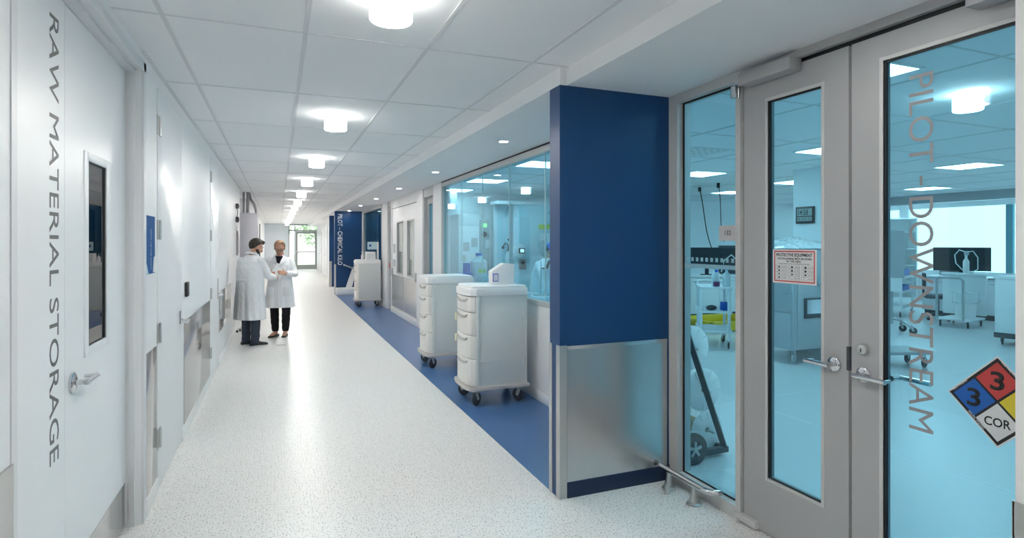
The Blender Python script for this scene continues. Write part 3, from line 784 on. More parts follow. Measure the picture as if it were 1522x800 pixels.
d0 = drum((.45, 2.485, ZC), 'first drum light on the corridor ceiling, nearest the camera')
for k in range(1, 13):
    dup(d0, (.45, 2.485 + 2.58 * k, ZC), 0, '%s drum light of the corridor ceiling row, counting away from the camera' % ords[k])
dup(d0, (.45, -.10, ZC), 0, 'drum light of the corridor row over the camera, out of the frame')
dup(d0, (4.62, 2.60, ZC), 0, 'drum light on the laboratory ceiling behind the right glass door', 'laboratory ceiling lights')
def down(loc, label):
    o = empty('recessed_downlight', loc, label, 'downlight', 'recessed downlights along the soffit')
    x, y, z = loc
    MB().lathe([(.042, 0), (.058, 0), (.058, -.004), (.042, -.006), (.042, 0)], (x, y, z), (0, 0, 1), 28).build('trim_ring', 'white', o)
    MB().lathe([(0, -.002), (.042, -.002), (.042, -.001), (0, -.001)], (x, y, z), (0, 0, 1), 28).build('lens', 'spot', o)
    return o
n0 = down((2.0, 5.12, ZS), 'first recessed downlight in the soffit beyond the near blue fin')
for k in range(1, 6):
    dup(n0, (2.0, 5.12 + 2.58 * k, ZS), 0, '%s recessed downlight in the soffit beyond the near blue fin' % ords[k])
dup(n0, (2.0, 1.6, ZS), 0, 'recessed downlight in the soffit over the glass doors')
def panel(loc, label, sx=.29, sy=.28):
    o = empty('ceiling_light_panel', loc, label, 'ceiling light', 'laboratory ceiling lights')
    x, y, z = loc
    MB().box(x - sx, x + sx, y - sy, y + sy, z - .008, z - .004).build('diffuser', 'panel', o)
    f = MB()
    for p in ((x - sx - .02, x - sx, y - sy - .02, y + sy + .02), (x + sx, x + sx + .02, y - sy - .02, y + sy + .02), (x - sx, x + sx, y - sy - .02, y - sy), (x - sx, x + sx, y + sy, y + sy + .02)): f.box(*p, z - .012, z)
    f.build('frame', 'white', o)
    return o
p0 = panel((3.36, 7.13, ZC), 'lit ceiling panel at top right of the long laboratory window')
for x, y, lb in ((3.36, 9.40, 'lit ceiling panel seen through the middle of the long laboratory window'), (3.36, 2.60, 'lit ceiling panel at the top corner of both glass doors'),
                 (6.1, 7.20, 'lit ceiling panel in the tall sidelight, above the hanging cables'), (8.95, 5.03, 'larger lit ceiling panel beside the Downstream lettering'),
                 (11.9, 7.42, 'lit ceiling panel behind the dash of the Downstream lettering'), (8.95, 9.60, 'lit ceiling panel low in the right of the tall sidelight'),
                 (8.5, 7.55, 'lit ceiling panel left of the digital clock'), (5.95, 4.75, 'lit ceiling panel above the digital clock'),
                 (14.9, 5.6, 'lit ceiling panel beyond the beam at the right edge'), (14.9, 10.2, 'lit ceiling panel beyond the beam at the left of the right door'),
                 (3.36, 11.3, 'lit ceiling panel furthest back in the long laboratory window'), (6.1, .4, 'laboratory ceiling panel out of the frame beyond the doors'), (11.9, 2.4, 'laboratory ceiling panel far beyond the right picture edge')):
    dup(p0, (x, y, ZC), 0, lb)
dup(p0, (5.5, 15.2, ZC), 0, 'ceiling panel of the room behind the far tinted window')
def vent(loc, label):
    x, y, z = loc
    o = empty('ceiling_vent', loc, label, 'vent', 'laboratory ceiling vents')
    MB().box(x - .29, x + .29, y - .28, y + .28, z - .008, z - .003).build('face_plate', 'white', o)
    h = MB()
    for i in range(5):
        for j in range(5): h.box(x - .24 + .1 * i, x - .19 + .1 * i, y - .23 + .1 * j, y - .18 + .1 * j, z - .0085, z - .008)
    h.build('perforation_pattern', 'labgrey', o)
    return o
v0 = vent((4.62, 5.45, ZC), 'perforated ceiling vent in the tall sidelight above the lit panels')
dup(v0, (7.5, 8.75, ZC), 0, 'perforated ceiling vent above the hanging cables')

# ------------------------------------------------------------------ white drawer carts
def caster(parent, x, y, r=.052, ang=0.0, top=.14, fork='steelsat', wheel='rubber', name='caster', w=.026):
    c, s_ = math.cos(ang), math.sin(ang)
    m = Matrix.Translation((x, y, 0)) @ Matrix.Rotation(ang, 4, 'Z')
    f = MB()
    f.box(-.03, .03, -.026, .026, top - .012, top)
    for sg_ in (-1, 1):
        f.prism([(-.022, sg_ * (w / 2 + .004), top - .01), (.026, sg_ * (w / 2 + .004), top - .01), (.045, sg_ * (w / 2 + .004), r), (.018, sg_ * (w / 2 + .004), r - .008)], (0, sg_ * .004, 0))
    f.cyl((.03, -w / 2 - .01, r), (.03, w / 2 + .01, r), .008, 8)
    f.xf(m)
    fo = f.build(name, fork, parent, world=False)
    wl = MB().lathe([(0, -w / 2), (r * .6, -w / 2), (r * .62, -w / 2 + .003), (r * .8, -w / 2 + .003), (r * .86, -w / 2), (r, -w / 2 + .006), (r, w / 2 - .006), (r * .86, w / 2), (r * .8, w / 2 - .003), (r * .62, w / 2 - .003), (r * .6, w / 2), (0, w / 2)], (.03, 0, r), (0, 1, 0), 26)
    wl.xf(m)
    wl.build('wheel', wheel, fo, world=False)
    return fo

def plan(x0, x1, y, ch, z, bow=0.0):
    """outline of the cart in plan: front (x0) corners cut, front face slightly bowed"""
    p = [(x0 + ch, -y), (x1, -y), (x1, y), (x0 + ch, y), (x0 + .012, y - ch * .55)]
    for k in range(1, 6): 
        t = -1 + 2 * k / 6.0
        p.append((x0 - bow * (1 - t * t), -t * (y - ch * .55)))
    p.append((x0 + .012, -(y - ch * .55)))
    return [V((a, b, z)) for a, b in p]

def cart(loc, label, angs=(.6, -.9, 2.2, .3)):
    o = empty('drawer_cart', loc, label, 'cart', 'white four-drawer carts')
    def L(mb, n, m, par=None): return mb.build(n, m, par or o, world=False)
    L(MB().prism(plan(-.315, .32, .285, .04, .150, .006), (0, 0, .038), .010), 'base', 'cartbase')
    b = MB().box(-.215, .285, -.255, .255, .18, 1.07, .004)
    b.box(.282, .296, -.262, .262, .18, 1.07, .004)
    for sg_ in (-1, 1):
        b.box(-.225, -.205, sg_ * .262 - .004, sg_ * .262 + .004, .18, 1.07, .002)
        b.box(-.235, -.215, sg_ * .25 - .012, sg_ * .25 + .012, .18, 1.07, .003)
        for xx in (-.19, .25): b.box(xx, xx + .012, sg_ * .257 - .003, sg_ * .257 + .003, .80, .84)
    L(b, 'body', 'cartbody')
    lid = MB().prism(plan(-.30, .30, .272, .06, 1.062, .012), (0, 0, .075), .010)
    lid.prism(plan(-.285, .29, .262, .06, 1.13, .012), (0, 0, .03), .014)
    L(lid, 'lid', 'cartlid')
    zs = [1.058, .905, .68, .455, .19]
    for k in range(4):
        zt, zb = zs[k] - .004, zs[k + 1] + .003
        dmb = MB().prism(plan(-.292, -.215, .25, .045, zb, .007), (0, 0, zt - zb), .006)
        dr_ = L(dmb, 'drawer', 'drawer')
        pm = MB(); pts = []
        for i in range(15):
            t = -1 + 2 * i / 14; pts.append((-.2945 - .006 * (1 - t * t), t * .17, zt - .020 - .020 * (1 - t * t)))
        for i in range(15):
            t = 1 - 2 * i / 14; pts.append((-.2945 - .006 * (1 - t * t), t * .17, zt - .022 - .040 * (1 - t ** 4)))
        A, B = pts[:15], pts[15:][::-1]; n_ = 15
        vs = [V(q) for q in A] + [V(q) for q in B] + [V(q) - V((.014, 0, 0)) for q in A] + [V(q) - V((.010, 0, 0)) for q in B]
        fs = []
        for i in range(n_ - 1):
            a0, b0, c0_, d0_ = i, n_ + i, 2 * n_ + i, 3 * n_ + i
            fs += [(a0, a0 + 1, b0 + 1, b0), (c0_, d0_, d0_ + 1, c0_ + 1), (a0, c0_, c0_ + 1, a0 + 1), (b0, b0 + 1, d0_ + 1, d0_)]
        fs += [(0, n_, 3 * n_, 2 * n_), (n_ - 1, 3 * n_ - 1, 4 * n_ - 1, 2 * n_ - 1)]
        pm.add(vs, fs)
        L(pm, 'pull', 'pull', dr_)
    for (x, y), a in zip(((-.24, -.225), (-.24, .225), (.24, -.225), (.24, .225)), angs): caster(o, x, y, .062, a, .152, 'pull', 'dark')
    return o
c1 = cart((2.00, 5.50, .001), 'white drawer cart nearest the blue fin, sloped box on its lid')
for z in (.79, .575):
    t = MB().box(-.318, -.306, .155, .185, z, z + .075, .002).build('tape_tag', 'cream', c1, world=False)
c2 = dup(c1, (2.02, 7.28, .001), .0, 'middle white drawer cart with an empty lid')
for ch in list(c2.children):
    if ch.name.startswith('tape_tag'): bpy.data.objects.remove(ch)
c3 = dup(c2, (2.06, 14.68, .001), 0, 'far white drawer cart with a pump bottle and paper stack on it')
ZT = 1.161
bx = empty('file_box', (2.08, 5.39, ZT), 'white slope-topped file box standing on the nearest cart', 'box')
m_ = Matrix.Rotation(math.radians(-4), 4, 'Z')
p = [(-.115, -.06, 0), (.115, -.06, 0), (.115, -.06, .205), (.01, -.06, .215), (-.118, -.06, .135)]
b = MB().prism(p, (0, .12, 0), .003).xf(m_); b.build('box_body', 'paper', bx, world=False)
b = MB()
for q in ((-.106, -.05, .105, .113), (-.106, -.05, .033, .041), (-.106, -.098, .041, .105), (-.056, -.05, .041, .105)): b.box(q[0], q[1], -.0615, -.060, q[2], q[3])
b.xf(m_).build('purple_label_border', 'purple', bx, world=False)
b = MB().box(-.098, -.056, -.0612, -.060, .041, .105).xf(m_); b.build('label', 'signwhite', bx, world=False)
# things on the far cart
bt = empty('pump_bottle', (1.93, 14.52, ZT), 'white pump bottle on the far cart', 'bottle')
MB().lathe([(0, 0), (.032, 0), (.035, .006), (.035, .11), (.014, .135), (.014, .145), (0, .145)], (0, 0, 0), (0, 0, 1), 20).build('bottle_body', 'white', bt, world=False)
MB().cyl((0, 0, .145), (0, 0, .185), .006, 10).box(-.035, .01, -.008, .008, .182, .194, .003).build('pump', 'white', bt, world=False)
st = MB()
for k in range(6): st.box(2.02 + random.uniform(-.004, .004), 2.24, 14.46 + .004 * k, 14.72, ZT + .033 * k, ZT + .033 * k + .031, .006)
tag(st.build('wipes_stack', 'paper'), 'white stack of folded wipes on the far cart', 'wipes')
ac = empty('acrylic_sign_holder', (2.29, 14.62, ZT), 'clear sign holder with a small blue mark on the far cart', 'sign holder')
MB().box(-.21, .03, .12, .128, .25, .44).build('sheet', 'frost', ac, world=False)
MB().box(-.17, -.12, .117, .12, .32, .38).build('blue_mark', 'blue', ac, world=False)
MB().box(.02, .045, -.02, .14, 0, .44, .003).build('upright', 'white', ac, world=False)
# white floor scale in front of the lettered fin
fsx = empty('floor_scale', (1.86, 18.08, 0), 'white floor scale with slanted column before the lettered blue fin', 'scale')
MB().box(-.24, .40, -.22, .22, .03, .21, .012).box(-.22, .38, -.20, .20, .0, .03).build('platform', 'white', fsx, world=False)
MB().prism([(.04, -.05, .2), (.22, -.05, .2), (.36, -.05, .84), (.25, -.05, .84)], (0, .1, 0), .008).build('column', 'white', fsx, world=False)
MB().prism([(-.02, -.12, .89), (-.01, -.12, .93), (.46, -.12, .74), (.44, -.12, .70)], (0, .24, 0), .004).build('display_head', 'labgrey', fsx, world=False)
# floor drain cover
dn = MB().lathe([(0, 0), (.075, 0), (.075, .002), (.06, .003), (0, .003)], (.04, 9.55, 0), (0, 0, 1), 28)
tag(dn.build('floor_drain_cover', 'cartbase'), 'small round brownish cover in the floor beside the man', 'drain cover')

# ------------------------------------------------------------------ people
def head_shapes(mb, c, R, s=1.0):
    """skull, jaw, nose, brow, lips, ears; face looks along +Y of R"""
    def T(p): return V(c) + R @ (V(p) * s)
    r3 = R.to_4x4()
    mb.ball(T((0, -.012, .03)), (.074 * s, .094 * s, .088 * s), 24, 16, r3)       # skull
    mb.ball(T((0, .018, -.03)), (.063 * s, .074 * s, .080 * s), 20, 14, r3)       # face
    mb.ball(T((0, .045, -.082)), (.036 * s, .036 * s, .030 * s), 14, 10, r3)      # chin
    mb.cap([T((0, .084, .012)), T((0, .104, -.026))], [.010 * s, .015 * s], 10)   # nose
    mb.ball(T((0, .082, .020)), (.048 * s, .014 * s, .012 * s), 14, 8, r3)        # brow
    mb.ball(T((0, .088, -.054)), (.024 * s, .010 * s, .009 * s), 12, 8, r3)       # lips
    for sg_ in (-1, 1):
        mb.ball(T((sg_ * .032, .076, -.022)), (.022 * s, .018 * s, .020 * s), 12, 8, r3)    # cheek
        mb.ball(T((sg_ * .077, -.008, -.010)), (.010 * s, .022 * s, .033 * s), 12, 8, r3)   # ear
    return T, r3

def hand_shapes(mb, wrist, d, n, side, curl=.6, s=1.0):
    """d: towards the fingers, n: palm normal; side=+1 thumb on d x n"""
    w, d, n = V(wrist), V(d).normalized(), V(n).normalized()
    n = (n - d * n.dot(d)).normalized(); t = d.cross(n) * side
    m = Matrix((t, d, n)).transposed().to_4x4()
    mb.ball(w + d * .045 * s, (.040 * s, .052 * s, .016 * s), 14, 10, m)
    for i, (off, ln) in enumerate(((.030, .070), (.010, .079), (-.010, .073), (-.029, .057))):
        b = w + d * .082 * s + t * off * s
        a1 = curl * .5; a2 = curl * 1.2; a3 = curl * 1.7
        p1 = b + (d * math.cos(a1) + n * math.sin(a1)) * ln * .45 * s
        p2 = p1 + (d * math.cos(a2) + n * math.sin(a2)) * ln * .32 * s
        p3 = p2 + (d * math.cos(a3) + n * math.sin(a3)) * ln * .23 * s
        mb.cap([b - d * .02 * s, b, p1, p2, p3], [.0095 * s, .0095 * s, .0088 * s, .008 * s, .0072 * s], 8)
    b = w + d * .03 * s + t * .034 * s
    p1 = b + (t * .75 + d * .6 + n * .3).normalized() * .034 * s
    p2 = p1 + (t * .25 + d * .9 + n * .45).normalized() * .032 * s
    mb.cap([b - t * .018 * s, b, p1, p2], [.011 * s, .0115 * s, .0102 * s, .0085 * s], 8)

def shell(center, R, radii, keep, thick, seg=32, rings=24, off=(0, 0, 0)):
    """partial ellipsoid cap in head space (hair, beard)"""
    mb = MB(); mb.ball((0, 0, 0), radii, seg, rings)
    for v in mb.bm.verts: v.co += V(off)
    kill = [v for v in mb.bm.verts if not keep(v.co)]
    bmesh.ops.delete(mb.bm, geom=kill, context='VERTS')
    bmesh.ops.recalc_face_normals(mb.bm, faces=mb.bm.faces[:])
    bmesh.ops.solidify(mb.bm, geom=mb.bm.faces[:], thickness=thick)
    mb.xf(Matrix.Translation(V(center)) @ R.to_4x4())
    return mb

def shoe_mb(ank, d, L=.27, flat=False):
    d = V((d[0], d[1], 0)).normalized(); x, y = ank[0], ank[1]
    sd = V((-d.y, d.x, 0)); B = V((x, y, 0))
    mb = MB()
    prof = [(-.075, .030, .045), (-.04, .036, .075 if not flat else .045), (.0, .036, .082 if not flat else .036), (.05, .037, .068 if not flat else .034), (.10, .043, .050 if not flat else .036), (.15, .042, .040), (.185, .028, .028)]
    k = L / .27
    rings = []
    for a, w, h in prof:
        c = B + d * a * k; r = []
        for i in range(14):
            t = 2 * PI * i / 14; zz = math.sin(t); r.append(c + sd * w * math.cos(t) * (1.0 if zz < 0 else .92) + V((0, 0, max(.004, h * .5 + h * .5 * zz))))
        rings.append([mb.bm.verts.new(q) for q in r])
    for A, C in zip(rings, rings[1:]):
        for i in range(14): mb.bm.faces.new([A[i], A[(i + 1) % 14], C[(i + 1) % 14], C[i]])
    mb.bm.faces.new(rings[0][::-1]); mb.bm.faces.new(rings[-1])
    return mb

def rotm(yaw=0, pitch=0, roll=0):
    return (Matrix.Rotation(yaw, 3, 'Z') @ Matrix.Rotation(pitch, 3, 'X') @ Matrix.Rotation(roll, 3, 'Y'))

def person(name, loc, face_dir, label, J, look, hair, trousers, flats, coat_rings, beard=False, glasses=False, shirt=None, skin='skin'):
    """J: joints in the person's own frame (front = +Y, right = +X)"""
    rz = math.atan2(face_dir[1], face_dir[0]) - PI / 2
    o = empty(name, loc, label, 'person'); o.rotation_euler = (0, 0, rz)
    def L(mb, n, m, par=None, sm=60): return mb.build(n, m, par or o, world=False, smooth=sm)
    # body, one continuous surface
    b = MB()
    for sd in 'RL':
        b.cap([J['hip' + sd], J['knee' + sd], J['ank' + sd]], [.078, .052, .036], 14)
        b.cap([J['ank' + sd], V(J['ank' + sd]) + V((*J['toe' + sd], 0)) * (.12 if flats else .09) + V((0, 0, -.045 if flats else -.055))], [.034, .028] if flats else [.026, .018], 12)
        b.cap([J['sh' + sd], J['el' + sd], J['wr' + sd]], [.042, .034, .026], 12)
        hand_shapes(b, J['wr' + sd], J['hd' + sd], J['hn' + sd], 1 if sd == 'R' else -1, J.get('curl', .6), .93)
    pel, che, nek, hd = V(J['pel']), V(J['che']), V(J['nek']), V(J['head'])
    b.cap([pel, (pel + che) / 2, che], [(.09, .125), (.085, .115), (.09, .13)], 20)
    b.cap([V(J['shR']) + V((-.02, 0, -.02)), che + (nek - che) * .35, V(J['shL']) + V((.02, 0, -.02))], [.044, .07, .044], 14)
    b.cap([che + (nek - che) * .4, nek, hd + V((0, -.02, -.03))], [.070, .056, .052], 14)
    R = rotm(*look)
    T, r3 = head_shapes(b, hd, R)
    body = L(remesh(b, .0075, 2), 'body', skin)
    # eyes
    for sg_ in (-1, 1):
        e = MB().ball(T((sg_ * .030, .083, .004)), (.011, .007, .006), 12, 8, r3); eo = L(e, 'eye', 'signwhite')
        L(MB().ball(T((sg_ * .030, .0885, .004)), (.0048, .003, .0052), 10, 6, r3), 'iris', 'ink', eo)
        L(MB().tube([T((sg_ * .014, .093, .026)), T((sg_ * .032, .091, .030)), T((sg_ * .050, .078, .025))], [.0035, .004, .002], 8), 'eyebrow', hair)
    if hair == 'hairdk':
        def kp(p):
            k = max(0, min(1, (p.y + .07) / .12)); return p.z > -.050 + .122 * k * k * (3 - 2 * k)
        h = shell(hd, R, (.081, .102, .097), kp, -.012, seg=64, rings=48, off=(0, -.012, .032))
        for v in h.bm.verts: v.co += V((random.uniform(-.0015, .0015), random.uniform(-.0015, .0015), random.uniform(-.0015, .002)))
        L(h, 'hair', hair)
        q = MB().ball(T((.0, .052, .108)), (.058, .042, .024), 18, 10, r3); L(q, 'hair_quiff', hair)
    else:
        def kp(p):
            k = max(0, min(1, (p.y + .06) / .11)); return p.z > -.045 + .142 * k * k * (3 - 2 * k) - .012 * (abs(p.x) > .045)
        h = shell(hd, R, (.080, .101, .095), kp, -.010, seg=64, rings=48, off=(0, -.012, .031)); L(h, 'hair', hair)
        L(MB().ball(T((0, -.112, .0)), (.036, .032, .042), 16, 12, r3), 'hair_bun', hair)
    if beard:
        def kb(p): return p.z < -.028 - .9 * max(0, p.y - .03) + .35 * max(0, .03 - p.y) and p.y > -.012 and not (abs(p.x) < .02 and p.z > -.05 and p.y > .07)
        L(shell(hd, R, (.068, .080, .084), kb, -.006, seg=64, rings=48, off=(0, .019, -.033)), 'beard', hair)
        L(MB().tube([T((-.026, .092, -.048)), T((0, .104, -.041)), T((.026, .092, -.048))], .005, 8), 'moustache', hair)
    if glasses:
        g = MB()
        for sg_ in (-1, 1):
            cc = [T((sg_ * .033 + .023 * math.cos(a), .100 - .18 * abs(sg_ * .033 + .023 * math.cos(a)) ** 1.3, .004 + .017 * math.sin(a))) for a in [2 * PI * i / 20 for i in range(20)]]
            g.tube(cc, .0030, 6, closed=True)
            g.tube([T((sg_ * .056, .094, .010)), T((sg_ * .078, .03, .008)), T((sg_ * .081, -.01, .004))], .0024, 6)
        g.tube([T((-.011, .100, .008)), T((.011, .100, .008))], .0026, 6)
        L(g, 'glasses', 'ink')
    # trousers
    t = MB()
    for sd in 'RL':
        an = V(J['ank' + sd]); kn = V(J['knee' + sd]); hp = V(J['hip' + sd])
        t.tube([hp + V((0, 0, .02)), (hp + kn) / 2, kn, (kn + an) / 2, an + V((0, 0, -.055 if not flats else .02))], [.105, .086, .070, .066, .062 if not flats else .054], 18)
    t.ball(pel + V((0, 0, .02)), (.155, .115, .13), 20, 14)
    def tf(p):
        if p.z < .42: p += V((.0022 * math.sin(p.z * 60 + p.x * 40), .0028 * math.sin(p.z * 45 + 1), 0))
        return p
    L(remesh(t, .010, 2, tf), 'trousers', trousers)
    for sd in 'RL': L(shoe_mb(J['ank' + sd], J['toe' + sd], .27 if not flats else .235, flats), 'shoe', 'shoe')
    # coat
    c = MB(); prev = None; seg = 36; rings = []
    for z, rx, ry, cx, cy in coat_rings:
        rings.append([c.bm.verts.new((cx + rx * math.copysign(abs(math.cos(2 * PI * k / seg)) ** .85, math.cos(2 * PI * k / seg)), cy + ry * math.copysign(abs(math.sin(2 * PI * k / seg)) ** .85, math.sin(2 * PI * k / seg)), z)) for k in range(seg)])
    for A, C in zip(rings, rings[1:]):
        for k in range(seg): c.bm.faces.new([A[k], A[(k + 1) % seg], C[(k + 1) % seg], C[k]])
    c.bm.faces.new(rings[0][::-1]); c.bm.faces.new(rings[-1])
    for sd in 'RL':
        s0, e0, w0 = V(J['sh' + sd]), V(J['el' + sd]), V(J['wr' + sd])
        c.ball(s0 + V((0, 0, -.016)), (.060, .066, .052), 16, 12)
        c.cap([s0 + V((0, 0, -.015)), (s0 + e0) / 2, e0], [.060, .058, .053], 16)
        c.tube([e0, (e0 + w0) / 2, w0 + (w0 - e0).normalized() * -.005], [.053, .051, .048], 16); c.ball(e0, .0528, 14, 10)
    zc = J.get('fold', .95)
    def cf(p):
        a = math.atan2(p.y, p.x)
        k = max(0, min(1, (zc + .15 - p.z) / .6))
        if k > 0: p += V((p.x, p.y, 0)).normalized() * k * (.010 * math.sin(7 * a + 1.3) + .006 * math.sin(13 * a + 3 * p.z))
        q = p + V((loc[0] * 7, 0, 0))
        w = noise.noise(V((q.x * 9, q.y * 9, q.z * 5))) * .007 + noise.noise(V((q.x * 22 + q.z * 14, q.y * 22, q.z * 9))) * .0045
        return p + V((p.x, p.y, 0)).normalized() * w
    co = L(remesh(c, .0095, 3, cf), 'lab_coat', 'coat')
    return o, L, T, co, R

def R_(x, y=None): return x
wj = dict(hipR=(.085, 0, .82), hipL=(-.085, 0, .82), kneeR=(.085, .025, .45), kneeL=(-.10, .02, .45), ankR=(.075, 0, .075), ankL=(-.085, .0, .075),
          toeR=(.45, .85), toeL=(.05, 1), pel=(0, 0, .88), che=(0, 0, 1.18), nek=(0, .0, 1.355), head=(0, .045, 1.492), shR=(.158, 0, 1.298), shL=(-.158, 0, 1.298),
          elR=(.232, .04, 1.05), elL=(-.238, .03, 1.055), wrR=(.125, .245, 1.065), wrL=(-.125, .245, 1.075), hdR=(-.55, .75, .1), hdL=(.55, .75, .2), hnR=(-.7, -.5, .1), hnL=(.7, -.5, .1), curl=.75, fold=.85)
wr = [(.50, .245, .175, 0, .01), (.62, .236, .165, 0, .01), (.80, .215, .152, 0, .01), (.95, .190, .138, 0, .008), (1.08, .178, .135, 0, .01), (1.20, .188, .138, 0, .01), (1.28, .178, .115, 0, .0), (1.325, .125, .088, 0, .0), (1.36, .074, .068, 0, -.002)]
wo, WL, WT, wc, _ = person('person', (.03, 10.42, 0), (-.18, -1), 'person with tied light brown hair and glasses in white coat, facing us with a paper', wj, (0.12, -.42, 0), 'hairlt', 'blackcloth', True, wr, glasses=True)
# neckline, lapels and buttons
WL(MB().prism([(-.062, .075, 1.355), (.062, .075, 1.355), (.028, .142, 1.26), (0, .160, 1.195), (-.028, .142, 1.26)], (0, .012, .004), .004), 'black_top', 'blackcloth')
for sg_ in (-1, 1):
    WL(MB().prism([(sg_ * .05, .06, 1.375), (sg_ * .092, .04, 1.35), (sg_ * .098, .125, 1.265), (sg_ * .012, .158, 1.185), (sg_ * .03, .15, 1.25)], (0, .012, .004), .003), 'lapel', 'coat', wc)
WL(MB().tube([(-.072, .05, 1.36), (-.068, -.03, 1.385), (0, -.07, 1.395), (.068, -.03, 1.385), (.072, .05, 1.36)], [(.022, .010)] * 5, 10), 'collar', 'coat', wc)
WL(MB().prism([(-.014, .186, .52), (.014, .186, .52), (.014, .158, 1.0), (.012, .156, 1.17), (-.012, .156, 1.17), (-.014, .158, 1.0)], (0, .006, 0), .002), 'placket', 'coat', wc)
for z in (.62, .76, .90): WL(MB().lathe([(0, 0), (.010, 0), (.010, .005), (0, .005)], (0, .172 - .0 * z + .012 * (.62 < z), z), (0, 1, 0), 14), 'button', 'white', wc)
for sg_ in (-1, 1): WL(MB().box(sg_ * .125 - .055, sg_ * .125 + .055, .135, .165, .70, .84, .006), 'pocket', 'coat', wc)
# sheet of paper in her hands
px_ = empty('paper_sheet', (.005, 10.135, 1.12), 'pale paper held by the person facing us', 'paper')
px_.rotation_euler = (math.radians(-38), math.radians(24), math.radians(-12))
pp = MB()
n = 10
vs = [V((x, .012 * math.sin(t * 2.2), -.135 + .27 * t)) for t in [i / n for i in range(n + 1)] for x in (-.085, .085)]
pp.add(vs, [(2 * i, 2 * i + 1, 2 * i + 3, 2 * i + 2) for i in range(n)]); bmesh.ops.solidify(pp.bm, geom=pp.bm.faces[:], thickness=.0015)
pp.build('sheet', 'paper', px_, world=False)

mj = dict(hipR=(.09, 0, .82), hipL=(-.09, 0, .82), kneeR=(.095, .02, .45), kneeL=(-.105, .03, .45), ankR=(.10, -.01, .085), ankL=(-.11, .03, .085),
          toeR=(.50, .80), toeL=(.45, .85), pel=(0, 0, .88), che=(0, .01, 1.19), nek=(0, .045, 1.38), head=(.01, .115, 1.512), shR=(.188, .02, 1.315), shL=(-.188, .02, 1.315),
          elR=(.262, .10, 1.06), elL=(-.262, .05, 1.04), wrR=(.165, .34, 1.03), wrL=(-.12, .28, 1.06), hdR=(-.2, .95, .1), hdL=(.3, .9, .1), hnR=(-.8, 0, -.4), hnL=(.8, 0, -.3), curl=.6, fold=.9)
mr = [(.40, .252, .195, 0, .0), (.55, .244, .186, 0, .0), (.75, .232, .172, 0, .0), (.93, .220, .160, 0, .0), (1.08, .214, .158, 0, .01), (1.20, .220, .160, 0, .015), (1.29, .208, .135, 0, .02), (1.345, .150, .105, 0, .03), (1.39, .082, .080, 0, .04)]
mo, ML, MT, mc, mR = person('person', (-.40, 9.74, 0), (.66, .75), 'person with dark hair and beard in white coat and grey trousers, seen from behind', mj, (-.55, -.40, 0), 'hairdk', 'slate', False, mr, beard=True)
ML(MB().tube([(-.070, .095, 1.385), (-.082, .03, 1.41), (-.05, -.035, 1.425), (0, -.05, 1.43), (.05, -.035, 1.425), (.082, .03, 1.41), (.070, .095, 1.385)], [(.017, .008)] * 7, 10), 'collar', 'coat', mc)
ML(MB().box(.205, .222, .03, .05, .62, .74, .004), 'side_vent', 'dark', mc)
ML(MB().box(-.09, .09, -.178, -.160, .985, 1.025, .006), 'back_belt', 'coat', mc)

# ------------------------------------------------------------------ laboratory seen through the glass doors
# hand truck with cable reels
ht = empty('reel_hand_truck', (2.85, 3.5, 0), 'dark grey wheeled A-frame rack of reels behind the tall sidelight', 'hand truck')
for y in (3.36, 3.78):
    MB().tube([(3.075, y, .06), (2.66, y, 1.12)], .027, 4).build('slanted_post', 'dark', ht)
    MB().box(2.625, 2.665, y - .018, y + .018, .04, 1.16, .003).build('upright_post', 'dark', ht)
    MB().box(2.63, 3.10, y - .02, y + .02, .025, .068, .003).build('base_bar', 'dark', ht)
MB().box(3.06, 3.10, 3.36, 3.78, .03, .065, .003).box(2.62, 2.67, 3.36, 3.78, 1.12, 1.16, .003).build('cross_bar', 'dark', ht)
for y in (3.30, 3.84):
    w = MB().lathe([(0, -.02), (.055, -.02), (.060, -.024), (.072, -.024), (.105, -.022), (.110, -.012), (.110, .012), (.105, .022), (.072, .024), (.060, .024), (.055, .02), (0, .02)], (2.74, y, .111), (0, 1, 0), 32)
    wh = w.build('wheel', 'rubber', ht)
    h = MB()
    for k in range(5):
        a = 2 * PI * k / 5
        h.box(-.010, .010, -.027, .027, .015, .055, mtx=Matrix.Translation((2.74, y, .111)) @ Matrix.Rotation(a, 4, 'Y'))
    h.cyl((2.74, y - .03, .111), (2.74, y + .03, .111), .018, 14)
    h.build('hub', 'labgrey', wh)
for (x, z, nm, r) in ((2.84, .80, 'topmost', .165), (2.955, .475, 'middle', .16), (2.99, .17, 'lowest', .145)):
    rl = empty('cable_reel', (x, 3.56, z), nm + ' white spoked cable reel on the A-frame rack', 'cable reel', 'white reels on the wheeled rack')
    MB().cyl((x, 3.37, z), (x, 3.77, z), .009, 10).build('rod', 'steelsat', rl)
    MB().cyl((x, 3.46, z), (x, 3.68, z), .055, 24).build('core', 'tan', rl)
    for y in (3.45, 3.68):
        f = MB().lathe([(.02, -.004), (.06, -.010), (r - .006, -.003), (r, 0), (r - .006, .003), (.06, .004), (.02, .004), (.02, -.004)], (x, y, z), (0, 1, 0), 40)
        for k in range(12):
            a = 2 * PI * k / 12
            f.box(-.003, .003, -.009, .002, .06, r - .012, mtx=Matrix.Translation((x, y, z)) @ Matrix.Rotation(a, 4, 'Y'))
        f.build('flange', 'reel', rl)

